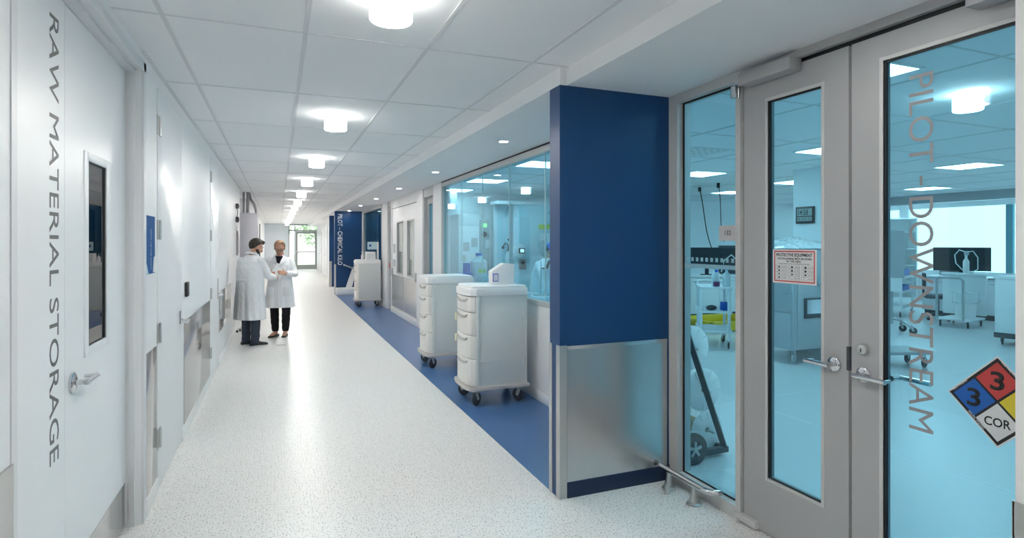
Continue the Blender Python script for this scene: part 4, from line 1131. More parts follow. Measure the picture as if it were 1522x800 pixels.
def shelf_cart(loc, rz, L_, W_, zs, label, m='labwhite', legs=.022, cr=.05, group='shelf carts in the laboratory'):
    o = empty('shelf_cart', loc, label, 'cart', group); o.rotation_euler = (0, 0, rz)
    for z in zs:
        s = MB().box(-L_ / 2, L_ / 2, -W_ / 2, W_ / 2, z - .03, z, .010)
        s.box(-L_ / 2 - .008, L_ / 2 + .008, -W_ / 2 - .008, -W_ / 2 + .012, z - .045, z + .018, .006).box(-L_ / 2 - .008, L_ / 2 + .008, W_ / 2 - .012, W_ / 2 + .008, z - .045, z + .018, .006)
        s.build('shelf', m, o, world=False)
    for x in (-1, 1):
        for y in (-1, 1):
            MB().box(x * (L_ / 2 - .03) - legs, x * (L_ / 2 - .03) + legs, y * (W_ / 2 - .03) - legs, y * (W_ / 2 - .03) + legs, .12, zs[-1] - .01, .008).build('leg', m, o, world=False)
            caster(o, x * (L_ / 2 - .04) - .02, y * (W_ / 2 - .04), cr, random.uniform(-.6, .6), .125, 'labgrey', 'dark')
    MB().tube([(L_ / 2, -W_ / 2 + .03, zs[-1]), (L_ / 2 + .07, -W_ / 2 + .03, zs[-1] + .05), (L_ / 2 + .07, W_ / 2 - .03, zs[-1] + .05), (L_ / 2, W_ / 2 - .03, zs[-1])], .012, 8).build('push_handle', m, o, world=False)
    return o
shelf_cart((6.22, 7.04, 0), .93, .72, .46, (.27, .56, .92), 'pale three-shelf cart with bottles in the tall sidelight')
# things on it
for (x, y, m, hh, lb, liq) in ((6.09, 6.82, 'Gclear', .22, 'clear bottle of purple liquid on the pale shelf cart', 'magenta'), (6.17, 6.93, 'poly', .26, 'tall frosted bottle beside the purple liquid', None), (6.24, 6.77, 'poly', .25, 'frosted blue-capped bottle at the right of the pale shelf cart', None)):
    o = empty('lab_bottle', (x, y,   .921), lb, 'bottle', 'bottles on the pale shelf cart')
    MB().lathe([(0, 0), (.05, 0), (.055, .008), (.055, hh * .7), (.02, hh * .9), (.02, hh), (0, hh)], (0, 0, 0), (0, 0, 1), 20).build('bottle_body', m, o, world=False)
    MB().cyl((0, 0, hh), (0, 0, hh + .035), .024, 16).build('bottle_cap', 'blueplastic', o, world=False)
    if liq: MB().lathe([(0, .004), (.049, .006), (.050, .075), (0, .075)], (0, 0, 0), (0, 0, 1), 20).build('liquid', liq, o, world=False)
b = MB().box(6.19, 6.28, 6.77, 6.86, .561, .69, .012)
tag(b.build('blue_box', 'blueplastic'), 'small blue box on the middle shelf of the pale cart', 'box')
b = MB().ball((6.05, 6.88, .602), (.09, .06, .04), 16, 10); tag(b.build('tool_pouch', 'dark'), 'dark pouch lying on the middle shelf of the pale cart', 'pouch')
# yellow spill tray behind the cart
b = MB(); x0, x1, y0, y1 = 7.0, 8.3, 7.95, 8.9
b.box(x0, x1, y0, y1, .02, .05).box(x0, x1, y0, y0 + .05, .05, .19, .01).box(x0, x1, y1 - .05, y1, .05, .19, .01).box(x0, x0 + .05, y0, y1, .05, .19, .01).box(x1 - .05, x1, y0, y1, .05, .19, .01).box(x0 + .1, x0 + .2, y0 + .1, y1 - .1, 0, .02).box(x1 - .2, x1 - .1, y0 + .1, y1 - .1, 0, .02)
tag(b.build('spill_tray', 'yellowplastic'), 'yellow spill tray on the floor behind the pale shelf cart', 'tray')
# second cart at left edge of the sidelight
shelf_cart((6.60, 8.42, 0), .9, .62, .46, (.30, .68, .99), 'white cart partly hidden at the left edge of the tall sidelight')
o = empty('bench_pump', (6.60, 8.36, .991), 'small dark bench pump on the cart at the sidelight edge', 'pump')
MB().box(-.1, .1, -.08, .08, .018, .3, .015).build('housing', 'dark', o, world=False); MB().cyl((0, -.08, .2), (0, -.13, .2), .05, 18).build('pump_head', 'labgrey', o, world=False)
MB().tube([(.05, 0, .3), (.05, .05, .42), (-.03, .05, .47), (-.06, 0, .3)], .012, 8).build('hose', 'dark', o, world=False)

def bench(loc, L_, D_, hgt, label, rz=0, top='labwhite', body='labwhite', n=4, toe=True):
    o = empty('laboratory_bench', loc, label, 'bench', 'laboratory benches'); o.rotation_euler = (0, 0, rz)
    MB().box(-L_ / 2, L_ / 2, -D_ / 2, D_ / 2, hgt - .035, hgt, .006).build('worktop', top, o, world=False)
    MB().box(-L_ / 2 + .02, L_ / 2 - .02, -D_ / 2 + .06, D_ / 2 - .06, .11, hgt - .035).build('carcass', body, o, world=False)
    MB().box(-L_ / 2 + .05, L_ / 2 - .05, -D_ / 2 + .10, D_ / 2 - .10, 0, .11).build('toe_kick', 'dark', o, world=False)
    wd = (L_ - .06) / n
    for s_ in (-1, 1):
        for k in range(n):
            xa = -L_ / 2 + .03 + k * wd
            d = MB().box(xa + .004, xa + wd - .004, s_ * (D_ / 2 - .052) - .010, s_ * (D_ / 2 - .052) + .010, .13, hgt - .06, .003).build('door', body, o, world=False)
            MB().tube([(xa + .05, s_ * (D_ / 2 - .02), hgt - .12), (xa + wd - .05, s_ * (D_ / 2 - .02), hgt - .12)], .006, 8).build('handle', 'steelsat', d, world=False)
    return o
bench((8.6, 9.9, 0), 3.0, .8, .90, 'white laboratory bench under the hanging cables', 0)
def monitor(loc, rz, w, h, label, stand=.14):
    o = empty('computer_monitor', loc, label, 'monitor', 'laboratory monitors'); o.rotation_euler = (0, 0, rz)
    MB().box(-w / 2, w / 2, -.02, .02, stand, stand + h, .006).build('housing', 'black', o, world=False)
    MB().box(-w / 2 + .012, w / 2 - .012, -.022, -.0195, stand + .012, stand + h - .012).build('screen', 'labdark', o, world=False)
    MB().box(-.04, .04, -.015, .03, .01, stand + .05).box(-.13, .13, -.09, .09, 0, .014, .004).build('stand', 'black', o, world=False)
    return o
monitor((8.45, 9.75, .90), -.7, .66, .44, 'wide black monitor in the tall sidelight below the cable', .14)
o = empty('control_unit', (9.22, 9.75, .90), 'dark control unit with lime label at the right of the sidelight', 'instrument'); o.rotation_euler = (0, 0, -.65)
MB().box(-.33, .33, -.2, .2, .02, .62, .012).build('housing', 'dark', o, world=False)
MB().box(-.28, .05, -.206, -.2, .30, .56).build('screen', 'labdark', o, world=False)
MB().box(.0, .2, -.207, -.2, .56, .61).build('lime_label', 'lime', o, world=False)
MB().tube([(-.3, -.22, .05), (-.25, -.26, .3), (-.1, -.26, .42), (.02, -.24, .3), (0, -.23, .05)], .014, 8).build('hose', 'white', o, world=False)
b = MB().box(-.02, 0.02, -.02, .02, 0, .01)
for (x, y, xe, ye, ze, lb, th) in ((7.55, 8.91, 8.15, 9.25, 1.46, 'thick black cable hanging from the ceiling in the sidelight', .010), (7.35, 8.18, 7.52, 8.22, 1.60, 'thinner cable hanging from the ceiling right of the thick one', .007)):
    cb = MB(); pts = []
    for k in range(13):
        t = k / 12; pts.append((x + (xe - x) * t ** 1.4 + .02 * math.sin(t * 6), y + (ye - y) * t ** 1.4, ZC - (ZC - ze) * t))
    cb.tube(pts, th, 8); cb.cyl((x, y, ZC), (x, y, ZC - .09), .03, 12)
    tag(cb.build('hanging_power_cord', 'black'), lb, 'cord')

# stainless equipment cabinet on casters with polythene on top
sc_ = empty('equipment_cabinet', (6.85, 5.9, 0), 'stainless equipment cabinet on casters behind the left glass door', 'equipment cabinet')
MB().box(6.12, 7.05, 5.47, 6.35, .19, 1.50, .008).build('cabinet_body', 'labgrey_steel' if 'labgrey_steel' in M else 'labgrey', sc_)
MB().box(6.108, 6.12, 5.49, 5.88, .68, 1.46, .003).box(6.108, 6.12, 5.90, 6.33, .68, 1.46, .003).build('upper_door', 'labgrey', sc_)
MB().box(6.108, 6.12, 5.49, 6.33, .22, .665, .003).build('lower_panel', 'labgrey', sc_)
MB().box(6.2, 7.0, 5.455, 5.47, .22, 1.46, .003).build('side_panel', 'labgrey', sc_)
MB().box(6.30, 6.62, 5.43, 5.456, .60, .86, .006).build('port_frame', 'dark', sc_)
MB().box(6.33, 6.59, 5.425, 5.431, .66, .84).build('port_window', 'chrome', sc_)
MB().tube([(6.58, 5.42, .69), (6.78, 5.40, .69)], .010, 8).build('latch', 'steelsat', sc_)
MB().tube([(6.55, 5.455, 1.05), (6.66, 5.36, 1.08), (6.85, 5.33, 1.10), (7.0, 5.40, 1.12)], [.05, .06, .055, .05], 16).build('flexible_duct', 'labgrey', sc_)
MB().tube([(6.13, 5.46, 1.18), (6.2, 5.43, 1.18), (6.35, 5.43, 1.18), (6.36, 5.46, 1.18)], .012, 8).build('handle', 'steelsat', sc_)
for x, y in ((6.2, 5.53), (6.97, 5.53), (6.2, 6.28), (6.97, 6.28)): caster(sc_, x - 6.85, y - 5.9, .065, .4, .195, 'labgrey', 'labgrey')
pb = MB(); nx, ny = 34, 20; rnd = random.Random(3)
vs = []
for j in range(ny + 1):
    for i in range(nx + 1):
        u, v = i / nx, j / ny
        ed = min(u, 1 - u, v, 1 - v)
        vs.append(V((6.10 + .95 * u, 5.46 + .9 * v, 1.505 + (0 if ed < .02 else .03 + .10 * math.sin(PI * u) * math.sin(PI * v) + rnd.uniform(-.03, .035)))))
pb.add(vs, [(j * (nx + 1) + i, j * (nx + 1) + i + 1, (j + 1) * (nx + 1) + i + 1, (j + 1) * (nx + 1) + i) for j in range(ny) for i in range(nx)])
pb.add([V((6.10, 5.46, 1.503)), V((7.05, 5.46, 1.503)), V((7.05, 6.36, 1.503)), V((6.10, 6.36, 1.503))], [(0, 1, 2, 3)])
tag(pb.build('polythene_sheet', 'poly', None, smooth=70), 'crumpled clear polythene sheet on top of the stainless cabinet', 'plastic sheet')
# digital clock
ck = empty('wall_clock', (7.1, 6.1, 1.98), 'black digital wall clock on the white column', 'clock')
MB().box(7.07, 7.1, 5.955, 6.265, 1.86, 2.105, .006).build('housing', 'black', ck)
MB().box(7.066, 7.07, 5.985, 6.235, 1.97, 2.075).box(7.066, 7.07, 5.985, 6.235, 1.895, 1.955).build('lcd', 'lcd', ck)
merge(text_mb('14:58', .075, .17, (7.0655, 6.215, 1.985), (0, -1, 0), (0, 0, 1), .001, stroke=.01), text_mb('SA 10-21 72', .038, .22, (7.0655, 6.225, 1.905), (0, -1, 0), (0, 0, 1), .001)).build('digits', 'ink', ck, smooth=0)

# right hand group behind the right glass door
shelf_cart((12.5, 8.5, 0), .35, .95, .55, (.24, .55, .86), 'white shelf cart with blue trays behind the Downstream lettering', cr=.05)
for (x, y, z, lx, hh, lb) in ((12.42, 8.43, .861, .74, .14, 'large blue tray on top of the white shelf cart'), (12.45, 8.43, .541, .55, .12, 'blue tray on the middle shelf of the white shelf cart')):
    b = MB(); a_ = .35; m_ = Matrix.Translation((x, y, z + .005)) @ Matrix.Rotation(a_, 4, 'Z')
    b.box(-lx / 2, lx / 2, -.2, .2, 0, .012).box(-lx / 2, lx / 2, -.2, -.188, 0, hh).box(-lx / 2, lx / 2, .188, .2, 0, hh).box(-lx / 2, -lx / 2 + .012, -.2, .2, 0, hh).box(lx / 2 - .012, lx / 2, -.2, .2, 0, hh)
    b.xf(m_); tag(b.build('tray', 'blueplastic'), lb, 'tray', 'blue trays on the shelf cart')
# tall instrument stand on casters at the left of the right pane
ts = empty('instrument_stand', (9.95, 6.85, 0), 'tall grey instrument stand on casters at the left of the right pane', 'instrument stand'); ts.rotation_euler = (0, 0, -.5)
MB().box(-.15, .15, -.22, .22, .98, 1.80, .02).build('screen_unit', 'labgrey', ts, world=False)
MB().box(-.16, -.15, -.18, .18, 1.10, 1.66).build('glass_panel', 'frost', ts, world=False)
MB().box(-.12, .12, -.2, .2, .74, .98, .015).build('control_box', 'labwhite', ts, world=False)
MB().box(-.05, .05, -.05, .05, .16, .74, .01).build('column', 'labgrey', ts, world=False)
MB().tube([(-.28, -.16, .13), (-.2, 0, .22), (0, 0, .26), (.2, 0, .22), (.28, .16, .13)], .025, 10).build('leg', 'chrome', ts, world=False)
MB().tube([(-.28, .16, .13), (-.2, 0, .22), (0, 0, .26), (.2, 0, .22), (.28, -.16, .13)], .025, 10).build('leg', 'chrome', ts, world=False)
for x, y in ((-.28, -.16), (.28, .16), (-.28, .16), (.28, -.16)): caster(ts, x, y, .06, -.3, .14, 'labgrey', 'dark')
# low platform truck nearest
pt = empty('platform_truck', (7.32, 5.0, 0), 'low flat platform truck at the left of the right pane', 'platform truck'); pt.rotation_euler = (0, 0, -.35)
MB().box(-.38, .38, -.21, .21, .17, .215, .012).build('deck', 'labgrey', pt, world=False)
for x, y in ((-.33, -.15), (.30, -.15), (-.33, .15), (.30, .15)): caster(pt, x, y, .065, .5, .172, 'labgrey', 'dark')
MB().tube([(-.36, -.18, .2), (-.39, -.18, .85), (-.39, .18, .85), (-.36, .18, .2)], .016, 10).build('push_handle', 'labgrey', pt, world=False)
# office chair
oc = empty('office_chair', (12.55, 7.62, 0), 'dark office chair behind the white trolley', 'chair'); oc.rotation_euler = (0, 0, .6)
MB().box(-.24, .24, -.23, .23, .44, .52, .035).build('seat', 'dark', oc, world=False)
MB().box(-.22, .22, .20, .26, .66, .96, .025).box(-.03, .03, .22, .26, .45, .7).build('backrest', 'dark', oc, world=False)
MB().cyl((0, 0, .1), (0, 0, .44), .028, 14).build('gas_column', 'dark', oc, world=False)
for k in range(5):
    a = 2 * PI * k / 5
    lg = MB().tube([(0, 0, .12), (.28 * math.cos(a), .28 * math.sin(a), .085)], [.028, .018], 8).build('leg', 'dark', oc, world=False)
    MB().cyl((.28 * math.cos(a) - .012, .28 * math.sin(a), .03), (.28 * math.cos(a) + .012, .28 * math.sin(a), .03), .03, 14).build('caster', 'black', lg, world=False)
# white trolley with loop handle, bin and dispenser
wt = empty('loop_handle_trolley', (11.95, 6.85, 0), 'white trolley with grey loop handle before the bench', 'trolley'); wt.rotation_euler = (0, 0, .16)
ux = MB().box(-.34, .34, -.27, .27, .13, .17, .01).build('deck', 'labwhite', wt, world=False)
MB().box(.27, .31, -.30, .40, .20, .97, .006).box(.23, .35, -.32, .42, .95, 1.0, .008).build('end_panel', 'labwhite', wt, world=False)
MB().tube([(-.37, .24, .15), (-.37, .24, .88), (-.37, .20, .93), (-.37, -.14, .93), (-.37, -.18, .88), (-.37, -.18, .15)], .022, 12).build('loop_handle', 'labgrey', wt, world=False)
for x, y in ((-.28, -.22), (.28, -.22), (-.28, .22), (.28, .22)): caster(wt, x, y, .06, .4, .135, 'labgrey', 'dark')
bn = empty('waste_bin', (11.95, 6.77, .171), 'white bin with a clear bag liner on the trolley', 'bin')
MB().lathe([(0, 0), (.15, 0), (.155, .01), (.185, .46), (.175, .46), (.145, .02), (0, .02)], (0, 0, 0), (0, 0, 1), 28).build('bin_body', 'white', bn, world=False)
lb_ = MB().lathe([(.18, .43), (.20, .44), (.205, .30), (.19, .28), (.196, .44), (.186, .47), (.17, .46), (.18, .43)], (0, 0, 0), (0, 0, 1), 28)
for v in lb_.bm.verts: v.co += V((random.uniform(-.008, .008), random.uniform(-.008, .008), random.uniform(-.012, .012)))
lb_.build('bag_liner', 'poly', bn, world=False)
dsn = empty('hose_dispenser', (12.24, 6.92, 1.001), 'white dispenser with looped tube standing on the trolley', 'dispenser')
MB().lathe([(0, 0), (.05, 0), (.05, .22), (.02, .28), (.02, .34), (0, .34)], (0, 0, 0), (0, 0, 1), 20).build('bottle_body', 'white', dsn, world=False)
MB().box(-.03, .05, -.025, .025, .34, .42, .01).build('pump_head', 'labgrey', dsn, world=False)
MB().tube([(.0, .0, .40), (0, .12, .44), (0, .2, .34), (0, .18, .18), (0, .06, .05)], .010, 8).build('tube', 'white', dsn, world=False)
MB().tube([(.0, .0, .40), (0, -.12, .42), (0, -.2, .30), (0, -.2, .08), (0, -.1, .01)], .008, 8).build('tube', 'white', dsn, world=False)
wb = empty('wire_basket', (12.05, 6.2, .62), 'small dark wire frame hanging beside the white trolley', 'basket')
MB().tube([(12.0, 6.42, .92), (12.0, 6.05, .92), (12.02, 6.08, .60), (12.02, 6.30, .58)], .012, 8).tube([(12.25, 6.42, .92), (12.25, 6.05, .92), (12.23, 6.08, .60), (12.23, 6.30, .58)], .012, 8).tube([(12.0, 6.05, .92), (12.25, 6.05, .92)], .012, 8).tube([(12.02, 6.08, .6), (12.23, 6.08, .6)], .012, 8).build('wire_frame', 'dark', wb)
# benches by the windows
bench((13.7, 6.55, 0), 3.7, .85, .86, 'long white island bench before the bright windows', PI / 2 + .06, n=6)
monitor((13.55, 7.75, .86), -PI / 2 + .55, .98, .50, 'large black monitor on the long island bench', .12)
kb = MB()
for k in range(3): kb.box(13.72, 13.98, 7.75, 8.3, .861 + .05 * k, .905 + .05 * k, .006)
tag(kb.build('instrument_stack', 'labgrey'), 'low grey stacked instrument left of the large monitor', 'instrument')
eq = empty('glass_front_oven', (13.62, 5.75, .86), 'dark glass-front oven with lime label at the right edge', 'oven'); eq.rotation_euler = (0, 0, -PI / 2 + .35)
MB().box(-.42, .42, -.25, .25, .03, .84, .02).build('housing', 'labgrey', eq, world=False)
MB().box(-.40, .40, -.262, -.25, .04, .72, .004).build('door', 'labdark', eq, world=False)
MB().box(.12, .32, -.255, -.25, .75, .82).build('lime_label', 'lime', eq, world=False)
MB().box(-.42, .42, -.255, -.25, .725, .745).build('door_handle', 'steelsat', eq, world=False)
for x in (-.36, .36):
    for y in (-.2, .2): MB().cyl((x, y, 0), (x, y, .03), .02, 10).build('foot', 'dark', eq, world=False)
for y, lb in ((6.62, 'left one of two small dark knobs on the island bench'), (6.46, 'right one of two small dark knobs on the island bench')):
    k = MB().lathe([(0, 0), (.05, 0), (.03, .02), (.018, .06), (.018, .09), (0, .09)], (13.45, y, .861), (0, 0, 1), 16).ball((13.45, y, 1.0), (.03, .055, .06), 14, 10)
    tag(k.build('bench_valve', 'dark'), lb, 'valve', 'small valves on the island bench')
rc = empty('mobile_cabinet', (10.75, 5.05, 0), 'white mobile cabinet on dark casters at the right picture edge', 'cabinet'); rc.rotation_euler = (0, 0, .16)
MB().box(-.36, .36, -.45, .45, .19, 1.02, .008).build('cabinet_body', 'labwhite', rc, world=False)
MB().box(-.375, .375, -.465, .465, 1.02, 1.06, .006).build('top', 'labwhite', rc, world=False)
MB().box(-.37, .37, -.46, .46, .11, .19, .006).build('base', 'dark', rc, world=False)
MB().box(-.368, -.36, -.40, .40, .24, .98, .003).build('door', 'labwhite', rc, world=False)
for x, y in ((-.3, -.37), (.3, -.37), (-.3, .37), (.3, .37)): caster(rc, x, y, .055, .4, .118, 'dark', 'dark')
# glass-door storage cupboard at the back left
gc = empty('glass_cupboard', (15.7, 10.7, 0), 'tall pale glass-door cupboard behind the blue trays', 'cupboard'); gc.rotation_euler = (0, 0, -.55)
MB().box(-.5, .5, .22, .25, .1, 2.25).box(-.5, -.47, -.25, .25, .1, 2.25).box(.47, .5, -.25, .25, .1, 2.25).box(-.5, .5, -.25, .25, 2.22, 2.25).box(-.5, .5, -.25, .25, 0, .1).build('carcass', 'labwhite', gc, world=False)
for z in (.5, .95, 1.4, 1.85): MB().box(-.47, .47, -.22, .22, z, z + .02).build('shelf', 'labwhite', gc, world=False)
for a in (-.47, .005):
    d = MB().box(a, a + .465, -.265, -.255, .12, 2.2).build('door', 'Gclear', gc, world=False)
    MB().tube([(a + (.42 if a < 0 else .04), -.285, .9), (a + (.42 if a < 0 else .04), -.285, 1.6)], .010, 8).build('handle', 'labgrey', d, world=False)

# ------------------------------------------------------------------ laboratory seen through the long window
# partition enclosure
en = empty('glass_enclosure', (4.5, 9.6, 0), 'pale glass-walled enclosure inside the long laboratory window', 'enclosure')
MB().box(3.79, 3.85, 10.2, 10.26, 0, 2.3).box(4.12, 4.20, 10.0, 10.06, 0, 2.3).build('post', 'labwhite', en)
MB().box(3.85, 4.12, 10.20, 10.24, 0, 2.3).build('door_panel', 'frost', en)
MB().box(4.20, 6.2, 9.95, 10.0, 0, 2.3).build('wall_panel', 'frost', en)
MB().box(3.74, 6.2, 9.92, 10.28, 2.3, 2.36).build('head_rail', 'labwhite', en)
gg = empty('round_wall_gauge', (4.22, 9.93, 1.43), 'round wall gauge with a lit square display on the enclosure', 'gauge')
MB().lathe([(0, 0), (.13, 0), (.13, .03), (.115, .04), (0, .04)], (4.20, 9.95, 1.43), (0, -1, 0), 36).build('dial_body', 'labwhite', gg)
MB().box(4.17, 4.30, 9.895, 9.91, 1.38, 1.48, .006).build('bezel', 'black', gg)
MB().box(4.20, 4.275, 9.89, 9.895, 1.40, 1.46).build('display', 'display2', gg)
gp = MB().box(4.19, 4.33, 9.92, 9.95, 1.08, 1.27, .006); g0 = tag(gp.build('wall_mounted_switch_panel', 'gauge'), 'brownish pink switch panel below the round gauge', 'switch panel')
MB().lathe([(0, 0), (.035, 0), (.035, .015), (0, .015)], (4.26, 9.92, 1.20), (0, -1, 0), 20).build('selector', 'dark', g0)
hb = empty('hanging_hose_bag', (4.03, 10.15, 1.25), 'pale bag and fittings hanging on the enclosure door', 'bag')
b = MB().ball((4.05, 10.13, 1.22), (.07, .04, .20), 16, 12); b.build('bag', 'poly', hb)
MB().tube([(3.95, 10.16, 1.50), (3.99, 10.12, 1.58), (4.06, 10.12, 1.52), (4.05, 10.13, 1.42)], .015, 8).ball((3.95, 10.15, 1.49), .03, 12, 8).ball((4.06, 10.13, 1.64), .025, 12, 8).build('fittings', 'dark', hb)
# white cold cabinet with papers and control column
cc = empty('cold_storage_cabinet', (3.45, 10.6, 0), 'tall white cold storage cabinet with papers taped on it', 'cabinet')
MB().box(3.13, 3.55, 10.35, 11.1, .06, 2.12, .012).box(3.15, 3.53, 10.4, 11.05, 0, .06).build('cabinet_body', 'labwhite', cc)
MB().box(3.14, 3.54, 10.335, 10.35, .12, 1.86, .005).build('door', 'labwhite', cc)
MB().box(3.15, 3.53, 10.338, 10.35, 1.90, 2.08, .004).build('top_panel', 'labwhite', cc)
for (x, z, w_, h_) in ((3.22, 1.42, .12, .17), (3.38, 1.50, .12, .17), (3.18, 1.22, .09, .13)): MB().box(x, x + w_, 10.331, 10.335, z, z + h_).build('taped_sheet', 'signgrey', cc)
tw = empty('control_column', (3.95, 10.6, 0), 'grey control column with green display beside the white cabinet', 'control column')
MB().box(3.565, 3.77, 10.4, 11.1, 0, 2.02, .01).build('housing', 'labgrey', tw)
MB().box(3.61, 3.71, 10.39, 10.4, 1.88, 1.95).build('display', 'display', tw)
MB().lathe([(0, 0), (.055, 0), (.055, .012), (0, .012)], (3.66, 10.4, 1.74), (0, -1, 0), 24).build('dial', 'black', tw)
MB().box(3.68, 3.77, 10.392, 10.4, 1.48, 1.64).build('notice', 'signwhite', tw)
col = struct('wall_lab_pier', MB().box(3.10, 3.36, 11.2, 11.75, 0, ZC), 'endwall', 'grey pier at the left end of the long laboratory window', 'wall')
td = empty('mounted_towel_dispenser', (3.23, 11.15, 1.3), 'beige towel dispenser on the grey pier', 'dispenser')
MB().box(3.15, 3.27, 11.1, 11.2, 1.18, 1.42, .02).build('housing', 'tan', td)
MB().box(3.18, 3.25, 11.19, 11.2, 1.42, 1.58, .004).build('card', 'gauge', td)
# worktop with grey cabinet, bottle and blue box
gb = empty('grey_base_cabinet', (3.0, 9.3, 0), 'grey base cabinet with bottle and blue box on it', 'cabinet')
MB().box(2.75, 3.29, 9.0, 9.6, .1, 1.02, .008).build('cabinet_body', 'cabinetgrey', gb)
MB().box(2.78, 3.26, 9.03, 9.57, 0, .1).build('toe_kick', 'dark', gb)
for a in (2.76, 3.03):
    d = MB().box(a, a + .25, 8.985, 9.0, .14, .98, .003).build('door', 'cabinetgrey', gb)
    MB().tube([(a + (.22 if a < 2.9 else .03), 8.97, .60), (a + (.22 if a < 2.9 else .03), 8.97, .80)], .008, 8).build('handle', 'dark', d)
jb = empty('carboy_bottle', (3.14, 9.18, 1.021), 'pale carboy with blue cap on the grey base cabinet', 'bottle')
MB().lathe([(0, 0), (.13, 0), (.14, .02), (.14, .24), (.06, .31), (.055, .34), (0, .34)], (0, 0, 0), (0, 0, 1), 26).build('bottle_body', 'poly', jb, world=False)
MB().cyl((0, 0, .34), (0, 0, .385), .06, 20).build('bottle_cap', 'blueplastic', jb, world=False)
MB().box(-.06, .06, -.143, -.139, .06, .12).build('lime_label', 'lime', jb, world=False)
bb = empty('glove_box', (2.92, 9.15, 1.021), 'blue open carton beside the pale carboy', 'box')
MB().box(-.16, .06, -.08, .08, 0, .06, .004).box(-.05, .05, -.02, .08, .06, .22, .004).build('carton', 'blueplastic', bb, world=False)
# white worktop in front
bench((3.55, 7.0, 0), 1.75, .7, .88, 'white bench close behind the long laboratory window', 0.0)
tr_ = MB().prism([(2.75, 6.95, .881), (3.1, 6.95, .881), (3.13, 6.95, .92), (2.72, 6.95, .92)], (0, .35, 0), .004)
tag(tr_.build('shallow_tray', 'labwhite'), 'shallow white tray on the bench behind the long window', 'tray')
cs = empty('clamp_stand', (3.24, 6.9, .881), 'steel clamp stand with a flask on the bench behind the long window', 'stand')
MB().box(-.1, .1, -.07, .07, 0, .018, .004).cyl((0, .03, .018), (0, .03, .46), .008, 10).build('stand_base', 'steelsat', cs, world=False)
MB().tube([(0, .03, .36), (.09, .0, .36)], .008, 8).build('clamp', 'dark', cs, world=False)
MB().lathe([(0, 0.02), (.07, .02), (.075, .06), (.03, .16), (.025, .30), (0.028, .34), (0, .34)], (.11, 0, 0), (0, 0, 1), 20).build('flask', 'poly', cs, world=False)
mc_ = empty('binocular_microscope', (3.42, 7.1, .881), 'binocular microscope on the bench near the blue fin', 'microscope')
MB().box(-.1, .1, -.12, .12, 0, .05, .01).box(-.04, .04, .06, .12, .05, .34, .01).build('stand_base', 'labwhite', mc_, world=False)
MB().cyl((0, 0, .16), (0, 0, .36), .045, 16).box(-.06, .06, -.06, .12, .30, .36, .01).build('body_tube', 'labwhite', mc_, world=False)
MB().cyl((-.03, -.04, .36), (-.03, -.12, .46), .018, 12).cyl((.03, -.04, .36), (.03, -.12, .46), .018, 12).build('eyepiece', 'black', mc_, world=False)
ln = MB().box(4.60, 4.95, 9.925, 9.945, 1.84, 1.93, .003)
tag(ln.build('mounted_lime_notice', 'lime'), 'lime green notice high on the enclosure beside the blue fin', 'notice')
eqm = empty('rack_instrument', (4.75, 9.3, .0), 'dark rack instrument behind the person at the bench', 'instrument')
MB().box(4.53, 5.07, 9.15, 9.65, 0, .1).box(4.5, 5.1, 9.1, 9.7, .1, 1.75, .01).build('housing', 'labgrey', eqm)
MB().box(4.53, 5.07, 9.09, 9.1, 1.50, 1.68).box(4.53, 5.07, 9.09, 9.1, 1.18, 1.40).build('front_panel', 'dark', eqm)

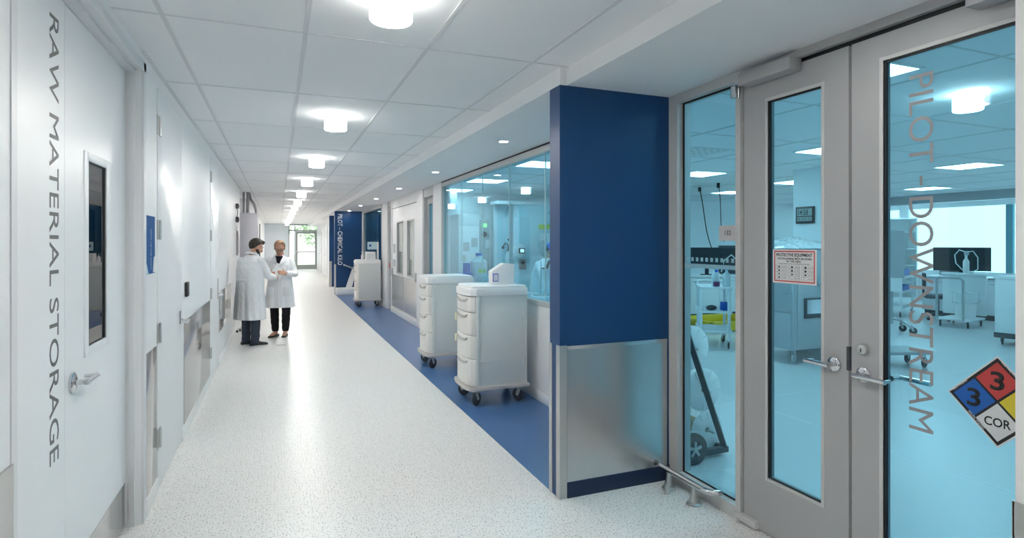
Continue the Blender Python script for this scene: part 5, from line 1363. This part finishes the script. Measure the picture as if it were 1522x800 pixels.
# person at the bench behind the window
lj = dict(hipR=(.085, 0, .82), hipL=(-.085, 0, .82), kneeR=(.09, .02, .45), kneeL=(-.09, .02, .45), ankR=(.08, 0, .085), ankL=(-.09, 0, .085), toeR=(.1, 1), toeL=(-.1, 1),
          pel=(0, 0, .88), che=(0, .06, 1.17), nek=(0, .13, 1.34), head=(0, .20, 1.45), shR=(.17, .09, 1.27), shL=(-.17, .09, 1.27), elR=(.24, .22, 1.04), elL=(-.24, .22, 1.04),
          wrR=(.13, .42, 1.02), wrL=(-.13, .42, 1.02), hdR=(-.2, .95, -.1), hdL=(.2, .95, -.1), hnR=(0, -.2, -1), hnL=(0, -.2, -1), curl=.6, fold=.85)
lr = [(.48, .25, .18, 0, .0), (.65, .24, .17, 0, .0), (.85, .21, .155, 0, .01), (1.0, .20, .15, 0, .03), (1.15, .20, .145, 0, .06), (1.25, .19, .12, 0, .09), (1.31, .13, .09, 0, .11), (1.35, .075, .07, 0, .13)]
lo_, LL, LT, lc, lR = person('person', (3.66, 7.85, 0), (.5, -.85), 'person in white coat and blue cap bending at the bench behind the window', lj, (0, -.75, 0), 'hairdk', 'slate', False, lr)
hc = MB().ball((0, 0, 0), (.088, .110, .082), 20, 14)
bmesh.ops.delete(hc.bm, geom=[v for v in hc.bm.verts if v.co.z < -.02], context='VERTS'); bmesh.ops.solidify(hc.bm, geom=hc.bm.faces[:], thickness=-.006)
hc.xf(Matrix.Translation(V((0, .20, 1.45))) @ lR.to_4x4() @ Matrix.Translation((0, -.012, .045))); LL(hc, 'bouffant_cap', 'blueplastic')

# ------------------------------------------------------------------ world and render look
wd = bpy.data.worlds.new('sky'); SC.world = wd; wd.use_nodes = True
nt = wd.node_tree; bg = nt.nodes['Background']
sky = nt.nodes.new('ShaderNodeTexSky'); sky.sky_type = 'HOSEK_WILKIE'; sky.turbidity = 4; sky.sun_direction = (.3, .2, .9)
mxw = nt.nodes.new('ShaderNodeMix'); mxw.data_type = 'RGBA'; mxw.inputs[0].default_value = .6
mxw.inputs[7].default_value = (.9, .95, 1, 1)
nt.links.new(sky.outputs[0], mxw.inputs[6]); nt.links.new(mxw.outputs[2], bg.inputs[0]); bg.inputs[1].default_value = 2.2
sun = bpy.data.lights.new('sun', 'SUN'); sun.energy = 2.5; sun.angle = .02
so = bpy.data.objects.new('sun', sun); COL.objects.link(so); so.rotation_euler = (math.radians(35), math.radians(-30), 0)

vs_ = SC.view_settings; vs_.view_transform = 'Standard'; vs_.look = 'None'; vs_.gamma = 1; vs_.use_curve_mapping = False
vs_.exposure = 0.92
cy = SC.cycles
cy.use_denoising = True; cy.max_bounces = 14; cy.diffuse_bounces = 8; cy.glossy_bounces = 6; cy.transmission_bounces = 8; cy.transparent_max_bounces = 24
cy.caustics_reflective = False; cy.caustics_refractive = False; cy.sample_clamp_indirect = 8
